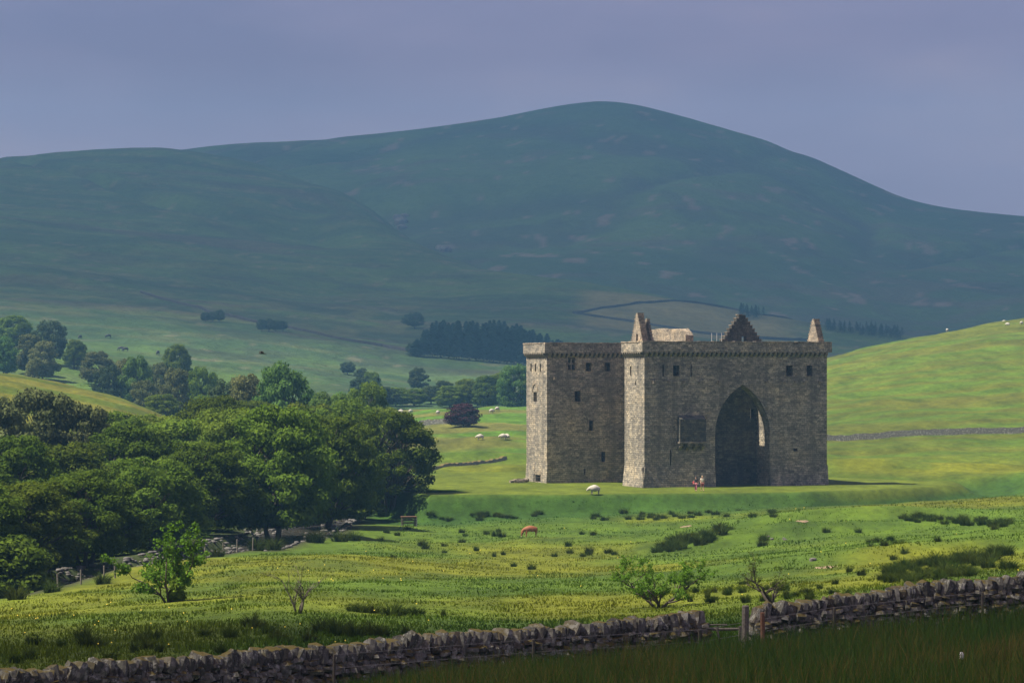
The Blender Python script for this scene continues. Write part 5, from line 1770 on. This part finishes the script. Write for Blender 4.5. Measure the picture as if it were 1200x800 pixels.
# long grass this side of the wall
n = 85000
Yf = 46 + (97 - 46) * g.random(n) ** 0.8
pxf = g.uniform(-60, 1260, n)
keep = Yf < wall_Y(pxf) - 0.45
Yf, pxf = Yf[keep], pxf[keep]
Xf = pxX(pxf, Yf)
cl = fbm(Xf / 0.8, Yf / 0.8, 3)
cl2 = fbm(Xf / 3.5 + 9, Yf / 3.5, 3)
rowk = sstep(250, 650, pxf)
hh = (0.34 + 0.34 * rowk + 0.35 * np.clip(cl, -0.4, 0.7) + 0.22 * cl2) * (0.7 + 0.6 * g.random(len(Xf)))
hh = np.clip(hh, 0.12, 1.15)
mixk = np.clip(0.35 + 0.9 * cl2 + g.normal(size=len(Xf)) * 0.28, 0, 1)
cols = lerp(np.broadcast_to(C(0.060, 0.110, 0.020), (len(Xf), 3)), C(0.175, 0.130, 0.035), sstep(0.5, 1.1, mixk))
cols = cols * (0.75 + 0.5 * g.random((len(Xf), 1)))
grass_stuff('tall_grass', Xf, Yf, hh, np.full(len(Xf), 0.011), 0.5 * hh, cols, 'tall dark rough grass in front of the stone walls')
# short pasture grass
n = 150000
Yf = np.exp(g.uniform(math.log(92), math.log(325), n))
pxf = g.uniform(-30, 1230, n)
Xf = pxX(pxf, Yf)
keep = (Yf > wall_Y(pxf) + 0.6) & (river_d(Xf, Yf) > 9.5) & (poly_sd(PLAT, Xf, Yf) > 0.3) & ~((pxf < 430) & (Yf > np.interp(pxf, [0, 430], [186, 285])))
Xf, Yf, pxf = Xf[keep], Yf[keep], pxf[keep]
cl = fbm(Xf / 2.2, Yf / 2.6, 3)
hh = np.clip(0.09 + 0.16 * cl + 0.10 * sstep(135, 105, Yf), 0.05, 0.5) * (0.6 + 0.8 * g.random(len(Xf)))
cols = field_tint(Xf, Yf) * (1.0 + 0.7 * g.random((len(Xf), 1)))
grass_stuff('pasture_grass', Xf, Yf, hh, 0.016 + 0.00012 * Yf, 0.7 * hh, cols, 'short tufted pasture grass below the castle')
# buttercups sprinkled over the pasture
n = 170
Yf = np.exp(g.uniform(math.log(100), math.log(300), n)); pxf = g.uniform(0, 1200, n)
Xf = pxX(pxf, Yf)
keep = (fbm(Xf / 9 + 5, Yf / 14, 3) > 0.08) & (Yf > wall_Y(pxf) + 3) & ~((pxf < 430) & (Yf > np.interp(pxf, [0, 430], [180, 270])))
Xf, Yf = Xf[keep], Yf[keep]
Z = ground_z(Xf, Yf) + 0.16 + 0.1 * g.random(len(Xf))
s = 0.024 + 0.00008 * Yf
P = np.stack([Xf, Yf, Z], 1)
o1 = np.stack([s, 0 * s, 0 * s], 1); o2 = np.stack([0 * s, 0.5 * s, 0.8 * s], 1)
V = np.stack([P - o1, P - o2, P + o1, P + o2], 1).reshape(-1, 3)
obj('buttercups', mesh_np('buttercups', V, np.arange(len(V)).reshape(-1, 4), M_yellow), kind='stuff', label='yellow buttercups sprinkled through the pasture', category='flowers')

# white flower head in the dark grass
fx, fy = pxX(1127, 70), 70.0
fl = thing('white_flower', 'single white flower head in the dark grass before the wall', 'flower', (fx, fy, gz(fx, fy)))
zt = (HOR - 768) / F * fy - gz(fx, fy)
MB().tube([(0, 0, -0.05), (0.02, 0, zt * 0.6), (0, 0, zt)], [0.012, 0.01, 0.008], 5).build('stem', M_rush, fl)
hd = obj('flower_head', rock_mesh('flower_head', 7, 2, M_white), fl)
hd.location = (0, 0, zt); hd.scale = (0.11, 0.11, 0.16)

# ------------------------------------------------------------------ feed rack, river fence
fy = ground_Y(479, 616, 260, 330)
fx = pxX(479, fy)
fr = thing('feed_rack', 'weathered wooden feed rack with end board coloured as if sunlit in the meadow', 'feeder', (fx, fy, gz(fx, fy)), R(12))
for sx in (-0.75, 0.75):
    for sy in (-0.35, 0.35):
        MB().box(sx - 0.06, sx + 0.06, sy - 0.06, sy + 0.06, -0.1, 1.0).build('post', M_wood, fr)
for zz in (0.35, 0.62, 0.9):
    for sy in (-0.42, 0.42):
        MB().box(-0.84, 0.84, sy - 0.02, sy + 0.02, zz - 0.07, zz + 0.07).build('rail', M_wood_dark, fr)
MB().box(-0.9, 0.9, -0.47, 0.47, 1.0, 1.06).build('lid', M_wood_red, fr)
fr.scale = (0.9, 0.9, 0.95)
MB().box(0.82, 0.95, -0.2, 0.2, 0.0, 0.95).build('lit_end_board', M_pale, fr)  # sunlit end of the rack, its brightness put into the pale colour
for px, py in ((68, 690), (95, 685), (122, 680), (135, 677), (180, 668), (215, 663), (240, 656), (262, 650), (278, 646), (296, 642)):
    Y = ground_Y(px, py, 150, 245)
    X = pxX(px, Y)
    o = thing('fence_post', 'slim wooden fence post along the river bank', 'post', (X, Y, gz(X, Y)), 0, 'fence posts along the river', MB().tube([(0, 0, -0.2), (random.uniform(-.05, .05), 0, 0.98), (0, 0, 1.02)], [0.06, 0.055, 0.03], 7).mesh('fence_post', M_wood))

# ------------------------------------------------------------------ people and animals
def skin_mesh(name, verts, edges, radii, mat, levels=2):
    me = bpy.data.meshes.new(name)
    me.from_pydata(verts, edges, [])
    o = bpy.data.objects.new(name, me)
    COL.objects.link(o)
    mod = o.modifiers.new('skin', 'SKIN')
    for i, r_ in enumerate(radii):
        r2 = r_ if isinstance(r_, tuple) else (r_, r_)
        me.skin_vertices[0].data[i].radius = r2
        me.skin_vertices[0].data[i].use_root = (i == 0)
    sb = o.modifiers.new('sub', 'SUBSURF')
    sb.levels = sb.render_levels = levels
    dg = bpy.context.evaluated_depsgraph_get()
    out = bpy.data.meshes.new_from_object(o.evaluated_get(dg))
    out.name = name
    bpy.data.objects.remove(o)
    out.materials.clear()
    out.materials.append(mat)
    out.polygons.foreach_set('use_smooth', [True] * len(out.polygons))
    return out
def ball(name, c, r_, mat, sc=(1, 1, 1)):
    import bmesh
    bm = bmesh.new()
    bmesh.ops.create_uvsphere(bm, u_segments=12, v_segments=8, radius=1.0)
    me = bpy.data.meshes.new(name)
    for v in bm.verts:
        v.co = Vector((v.co.x * r_ * sc[0] + c[0], v.co.y * r_ * sc[1] + c[1], v.co.z * r_ * sc[2] + c[2]))
    bm.to_mesh(me); bm.free()
    me.materials.append(mat)
    me.polygons.foreach_set('use_smooth', [True] * len(me.polygons))
    return me
def person(label, px, Y, h, heading, top_m, leg_m, hair_m, long_legs, bag):
    """body facing -y locally, walking"""
    X = pxX(px, Y)
    t = thing('person', label, 'person', (X, Y, gz(X, Y)), heading)
    t.scale = (h / 1.75,) * 3
    st = 0.17
    V = [(0, 0, 0.93), (0, 0, 1.12), (0, 0, 1.33), (0, -0.01, 1.47), (0, -0.03, 1.56), (0, -0.03, 1.68),
         (0.09, -0.02, 0.88), (0.10, -0.10 - st * .2, 0.48), (0.10, -st, 0.09), (0.10, -st - 0.15, 0.04),
         (-0.09, 0.02, 0.88), (-0.10, 0.02, 0.48), (-0.10, st * 1.1, 0.10), (-0.10, st * 1.1 - 0.14, 0.04),
         (0.18, 0, 1.38), (0.24, 0.06, 1.12), (0.24, -0.04, 0.88), (0.24, -0.09, 0.80),
         (-0.18, 0, 1.38), (-0.25, -0.04, 1.12), (-0.23, -0.18, 0.94), (-0.22, -0.25, 0.88)]
    E = [(0, 1), (1, 2), (2, 3), (3, 4), (4, 5), (0, 6), (6, 7), (7, 8), (8, 9), (0, 10), (10, 11), (11, 12), (12, 13), (2, 14), (14, 15), (15, 16), (16, 17), (2, 18), (18, 19), (19, 20), (20, 21)]
    Rr = [(.15, .11), (.13, .10), (.15, .11), .055, (.07, .085), (.075, .09), .085, .058, .042, .038, .085, .058, .042, .038, .06, .042, .034, .03, .06, .042, .034, .03]
    obj('body', skin_mesh('body', V, E, Rr, M_skin), t)
    # five fingers at each hand
    for s, (wx, wy, wz) in ((1, V[17]), (-1, V[21])):
        b_ = MB()
        for k in range(5):
            if k == 0:
                p = [(wx - s * 0.015, wy - 0.02, wz + 0.02), (wx - s * 0.03, wy - 0.05, wz - 0.02), (wx - s * 0.025, wy - 0.055, wz - 0.05)]
            else:
                yy = wy - 0.03 + 0.02 * (k - 1)
                ln = (0, .075, .085, .08, .06)[k]
                p = [(wx, yy, wz), (wx + s * .006, yy, wz - ln * .6), (wx - s * .008, yy, wz - ln)]
            b_.tube(p, [.011, .010, .008], 5)
        b_.build('fingers', M_skin, t, True)
    # clothes follow the limbs
    Vs = [V[0], V[1], V[2], (0, 0, 1.44), V[14], (0.21, 0.03, 1.24), V[18], (-0.22, -0.02, 1.24)]
    obj('shirt', skin_mesh('shirt', Vs, [(0, 1), (1, 2), (2, 3), (2, 4), (4, 5), (2, 6), (6, 7)], [(.165, .125), (.15, .118), (.175, .13), .07, .082, .065, .082, .065], top_m), t)
    k = 0.32 if not long_legs else 1.0
    def leg_end(a, b, f):
        return tuple(a[i] + (b[i] - a[i]) * f for i in range(3))
    if long_legs:
        Vl = [V[0], V[6], V[7], leg_end(V[7], V[8], .8), V[10], V[11], leg_end(V[11], V[12], .8)]
        El = [(0, 1), (1, 2), (2, 3), (0, 4), (4, 5), (5, 6)]
        Rl = [(.165, .125), .105, .08, .07, .105, .08, .07]
    else:
        Vl = [V[0], V[6], leg_end(V[6], V[7], .9), V[10], leg_end(V[10], V[11], .9)]
        El = [(0, 1), (1, 2), (0, 3), (3, 4)]
        Rl = [(.165, .13), .115, .10, .115, .10]
    obj('trousers' if long_legs else 'shorts', skin_mesh('trousers', Vl, El, Rl, leg_m), t)
    obj('hair', ball('hair', (0, 0.005, 1.685), 0.1, hair_m, (0.98, 1.02, 0.95)), t)
    obj('nose', ball('nose', (0, -0.125, 1.63), 0.017, M_skin, (0.8, 1.2, 1.3)), t)
    for s in (-1, 1):
        obj('ear', ball('ear', (s * 0.082, -0.02, 1.635), 0.02, M_skin, (.5, .9, 1.4)), t)
        obj('eye', ball('eye', (s * 0.032, -0.108, 1.655), 0.011, M_hair_d), t)
        f = V[9] if s > 0 else V[13]
        a_ = V[8] if s > 0 else V[12]
        obj('boot', skin_mesh('boot', [(a_[0], a_[1] + .01, .13), (a_[0], a_[1], .055), (f[0], f[1], .045)], [(0, 1), (1, 2)], [.05, .055, .045], M_boot), t)
    obj('mouth', ball('mouth', (0, -0.113, 1.595), 0.018, M_maroon, (1.2, .4, .35)), t)
    if bag:
        obj('shoulder_bag', rock_mesh('shoulder_bag', 5, 2, M_redbag, (0.24, 0.4, 0.4)), t).location = (-0.27, 0.02, 0.98)
    return t
pY = ground_Y(816, 575.3, 314, 332)
person('person in black top and rose trousers carrying a red bag', 815.6, pY, 1.68, R(-15), M_black, M_pink, M_hair_d, True, True)
person('person in cream shirt and maroon shorts walking beside a companion', 823.0, pY + 0.6, 1.74, R(12), M_creamshirt, M_maroon, M_hair_l, False, False)

def animal_mesh(kind):
    """local: head towards -x, length about 1"""
    if kind == 'sheep':
        V = [(0.30, 0, .56), (0.1, 0, .57), (-.15, 0, .57), (-.34, 0, .58), (-.52, 0, .54), (-.64, 0, .46), (-.73, 0, .34),
             (.34, .12, .48), (.37, .12, .28), (.34, .12, .02), (.34, -.12, .48), (.38, -.12, .28), (.35, -.12, .02),
             (-.28, .12, .46), (-.28, .12, .24), (-.28, .12, .02), (-.28, -.12, .46), (-.25, -.12, .24), (-.27, -.12, .02), (.46, 0, .60), (.5, 0, .46)]
        E = [(0, 1), (1, 2), (2, 3), (3, 4), (4, 5), (5, 6), (0, 7), (7, 8), (8, 9), (0, 10), (10, 11), (11, 12), (3, 13), (13, 14), (14, 15), (3, 16), (16, 17), (17, 18), (0, 19), (19, 20)]
        Rr = [.31, .35, .35, .29, .19, .12, .07, .12, .05, .04, .10, .05, .04, .09, .045, .04, .09, .045, .04, .06, .035]
        return skin_mesh('body', V, E, Rr, M_fleece)
    V = [(.62, 0, 1.10), (.2, 0, 1.04), (-.25, 0, 1.04), (-.6, 0, 1.10), (-.84, 0, .92), (-1.0, 0, .55), (-1.06, 0, .26), (-1.08, 0, .12),
         (.66, .18, .78), (.74, .18, .42), (.70, .18, .02), (.64, -.18, .78), (.68, -.18, .42), (.62, -.18, .02),
         (-.48, .18, .72), (-.48, .18, .38), (-.46, .18, .02), (-.46, -.18, .72), (-.52, -.18, .38), (-.56, -.18, .02),
         (.80, 0, 1.14), (.90, 0, .80), (.90, 0, .48)]
    E = [(0, 1), (1, 2), (2, 3), (3, 4), (4, 5), (5, 6), (6, 7), (0, 8), (8, 9), (9, 10), (0, 11), (11, 12), (12, 13), (3, 14), (14, 15), (15, 16), (3, 17), (17, 18), (18, 19), (0, 20), (20, 21), (21, 22)]
    Rr = [(.33, .36), (.40, .40), (.42, .40), (.34, .36), (.22, .26), (.17, .18), (.11, .11), (.075, .075), .17, .085, .06, .17, .085, .06, .13, .07, .055, .13, .07, .055, .06, .03, .045]
    return skin_mesh('body', V, E, Rr, M_cow if kind == 'cow' else M_cowblack)
sheep_body = animal_mesh('sheep')
def make_sheep(label, px, py, lo, hi, rz, s=1.0, group=None, zf=ground_z, detail=False):
    Y = ground_Y(px, py, lo, hi)
    X = pxX(px, Y)
    t = thing('sheep', label, 'sheep', (X, Y, float(zf(X, Y))), rz, group)
    t.scale = (s, s, s)
    obj('body', sheep_body, t)
    if detail:
        obj('face', ball('face', (-.68, 0, .41), .085, M_sheepface, (1.3, .8, 1.1)), t)
        for sd in (-1, 1):
            obj('ear', ball('ear', (-.6, sd * .11, .5), .05, M_sheepface, (.6, 1.4, .5)), t)
    return t
make_sheep('white sheep grazing on the mown grass before the rear tower', 697, 579, 312, 330, R(8), 1.2, detail=True)
for px, py, lo, hi in ((470, 484.5, 580, 650), (481, 484.5, 580, 650), (513, 486, 570, 650), (576, 484, 560, 650), (583, 481.5, 580, 650)):
    make_sheep('pale sheep on the far pasture level with the copper beech', px, py, lo, hi, random.uniform(0, 6), 1.1, 'sheep on the far pasture')
for px, py in ((563, 515.5), (590, 515), (594, 515)):
    make_sheep('pale sheep grazing between the copper beech and the rear tower', px, py, 430, 520, random.uniform(0, 6), 1.15, 'sheep below the copper beech')
for px, py in ((1110, 389), (1181, 382), (1177, 379), (1197, 380.5)):
    make_sheep('white sheep high on the green hill right of the castle', px, py, 600, 770, random.uniform(0, 6), 1.05, 'sheep on the right-hand hill')
cow_body, black_body = animal_mesh('cow'), animal_mesh('black')
def make_cow(label, X, Y, z, rz, s, body, skinm, muzzle, group=None):
    t = thing('cow', label, 'cow', (X, Y, z), rz, group)
    t.scale = (s, s, s)
    obj('body', body, t)
    obj('muzzle', ball('muzzle', (-1.085, 0, .11), .075, muzzle, (.9, 1, .9)), t)
    for sd in (-1, 1):
        obj('ear', ball('ear', (-.97, sd * .19, .6), .09, skinm, (.5, 1.2, .6)), t)
    return t
cY = ground_Y(620, 629, 250, 305)
make_cow('reddish brown cow grazing in the pasture below the castle', pxX(621.5, cY), cY, gz(pxX(621.5, cY), cY), R(10), 0.80, cow_body, M_cow, M_cream)
for px, py, rz in ((127, 396, 0.5), (142, 411, 0.1), (147, 412, 0.3), (185, 416, 1.3), (94, 397, 1.2)):
    Y = base_Y(px, py, 700, 1100)
    X = pxX(px, Y)
    make_cow('black cow on the slope above the olive trees', X, Y, float(hills_z(X, Y)), rz, 1.0, black_body, M_cowblack, M_cowblack, 'black cattle on the slope')
# a crow in flight over the wood
bY = 210.0
bd = thing('crow', 'black crow flying above the wood against the moor', 'bird', (pxX(307, bY), bY, (HOR - 414) / F * bY), R(20))
obj('body', skin_mesh('body', [(-.24, 0, .01), (-.1, 0, 0), (.08, 0, 0), (.2, 0, -.01), (.36, 0, -.02)], [(0, 1), (1, 2), (2, 3), (3, 4)], [.03, .055, .06, .035, (.05, .015)], M_cowblack), bd)
for s in (-1, 1):
    MB().add([(-.1, s * .04, .0), (-.16, s * .3, .16), (-.02, s * .52, .06), (.06, s * .3, .12), (.12, s * .04, 0), (-.1, s * .04, .02), (-.16, s * .3, .18), (-.02, s * .52, .075), (.06, s * .3, .14), (.12, s * .04, .02)],
             [(0, 1, 2, 3, 4), (9, 8, 7, 6, 5), (0, 5, 6, 1), (1, 6, 7, 2), (2, 7, 8, 3), (3, 8, 9, 4)]).build('wing', M_cowblack, bd)

# ------------------------------------------------------------------ clouds that shade the fells and the foreground
def cloud_mat(core=0.40):
    """vapour that thins out towards the ragged edge"""
    m, ns, ls, out = new_mat('cloud_vapour')
    tc = node(ns, 'ShaderNodeTexCoord')
    f = noise(ns, ls, tc.outputs['Generated'], 5.0, 5, 0.55)
    mp = node(ns, 'ShaderNodeMapping', Scale=(2, 2, 0), Location=(-1, -1, 0))
    ls.new(tc.outputs['Generated'], mp.inputs['Vector'])
    ln = node(ns, 'ShaderNodeVectorMath', operation='LENGTH')
    ls.new(mp.outputs[0], ln.inputs[0])
    ad = node(ns, 'ShaderNodeMath', operation='MULTIPLY_ADD')
    ad.inputs[1].default_value = 0.55
    ls.new(f, ad.inputs[0])
    ls.new(ln.outputs['Value'], ad.inputs[2])
    thin = ramp(ns, ls, ad.outputs[0], [(0.90, (core, core, core)), (1.14, (1, 1, 1))])
    c = ramp(ns, ls, f, [(0.3, (0.55, 0.55, 0.60)), (0.7, (0.75, 0.75, 0.78))])
    d = node(ns, 'ShaderNodeBsdfDiffuse')
    ls.new(c, d.inputs['Color'])
    tr = node(ns, 'ShaderNodeBsdfTransparent')
    mx = node(ns, 'ShaderNodeMixShader')
    ls.new(thin, mx.inputs[0])
    ls.new(d.outputs[0], mx.inputs[1])
    ls.new(tr.outputs[0], mx.inputs[2])
    ls.new(mx.outputs[0], out.inputs['Surface'])
    return m
M_cloud = cloud_mat(0.43)
M_cloud_thin = cloud_mat(0.56)
def cloud(cx, cy, z, sx, sy, sz, seed, label, mat):
    import bmesh
    bm = bmesh.new()
    bmesh.ops.create_icosphere(bm, subdivisions=5, radius=1.0)
    co = np.array([v.co[:] for v in bm.verts])
    th = np.arctan2(co[:, 1], co[:, 0])
    d = 1 + 0.30 * fbm(co[:, 0] * 2.2 + seed, co[:, 1] * 2.2 + co[:, 2], 4) + 0.1 * np.sin(3 * th + seed)
    for v, k in zip(bm.verts, d):
        v.co = Vector((v.co.x * k * sx, v.co.y * k * sy, max(v.co.z, -0.35) * k * sz))
    me = bpy.data.meshes.new('cloud')
    bm.to_mesh(me); bm.free()
    me.materials.append(mat)
    me.polygons.foreach_set('use_smooth', [True] * len(me.polygons))
    o = obj('cloud', me, kind='stuff', label=label, category='cloud')
    o.location = (cx, cy, z)
def shade_at(X, Y, Zg, alt):
    k = (alt - Zg) / math.tan(R(SUN_EL))
    return X - math.cos(R(SUN_PHI)) * k, Y - math.sin(R(SUN_PHI)) * k
ax, ay = shade_at(0, 2370, 60, 1700)
cloud(ax, ay, 1700, 2300, 2150, 160, 3.0, 'grey storm cloud hanging over the fells', M_cloud)
ax, ay = shade_at(0, 33, -8, 620)
cloud(ax, ay, 620, 210, 110, 40, 8.0, 'small grey cloud shading the roadside', M_cloud_thin)

# ------------------------------------------------------------------ haze
def haze():
    m, ns, ls, out = new_mat('valley_haze')
    v = node(ns, 'ShaderNodeVolumePrincipled')
    v.inputs['Color'].default_value = (0.26, 0.62, 1.0, 1)
    v.inputs['Density'].default_value = HAZE
    v.inputs['Anisotropy'].default_value = 0.1
    ls.new(v.outputs[0], out.inputs['Volume'])
    o = MB().box(-1500, 1500, -40, 4640, -40, 440).build('haze', m, None, kind='stuff', label='thin blue haze filling the valley')
    o.display_type = 'WIRE'
HAZE = 2.0e-4
haze()
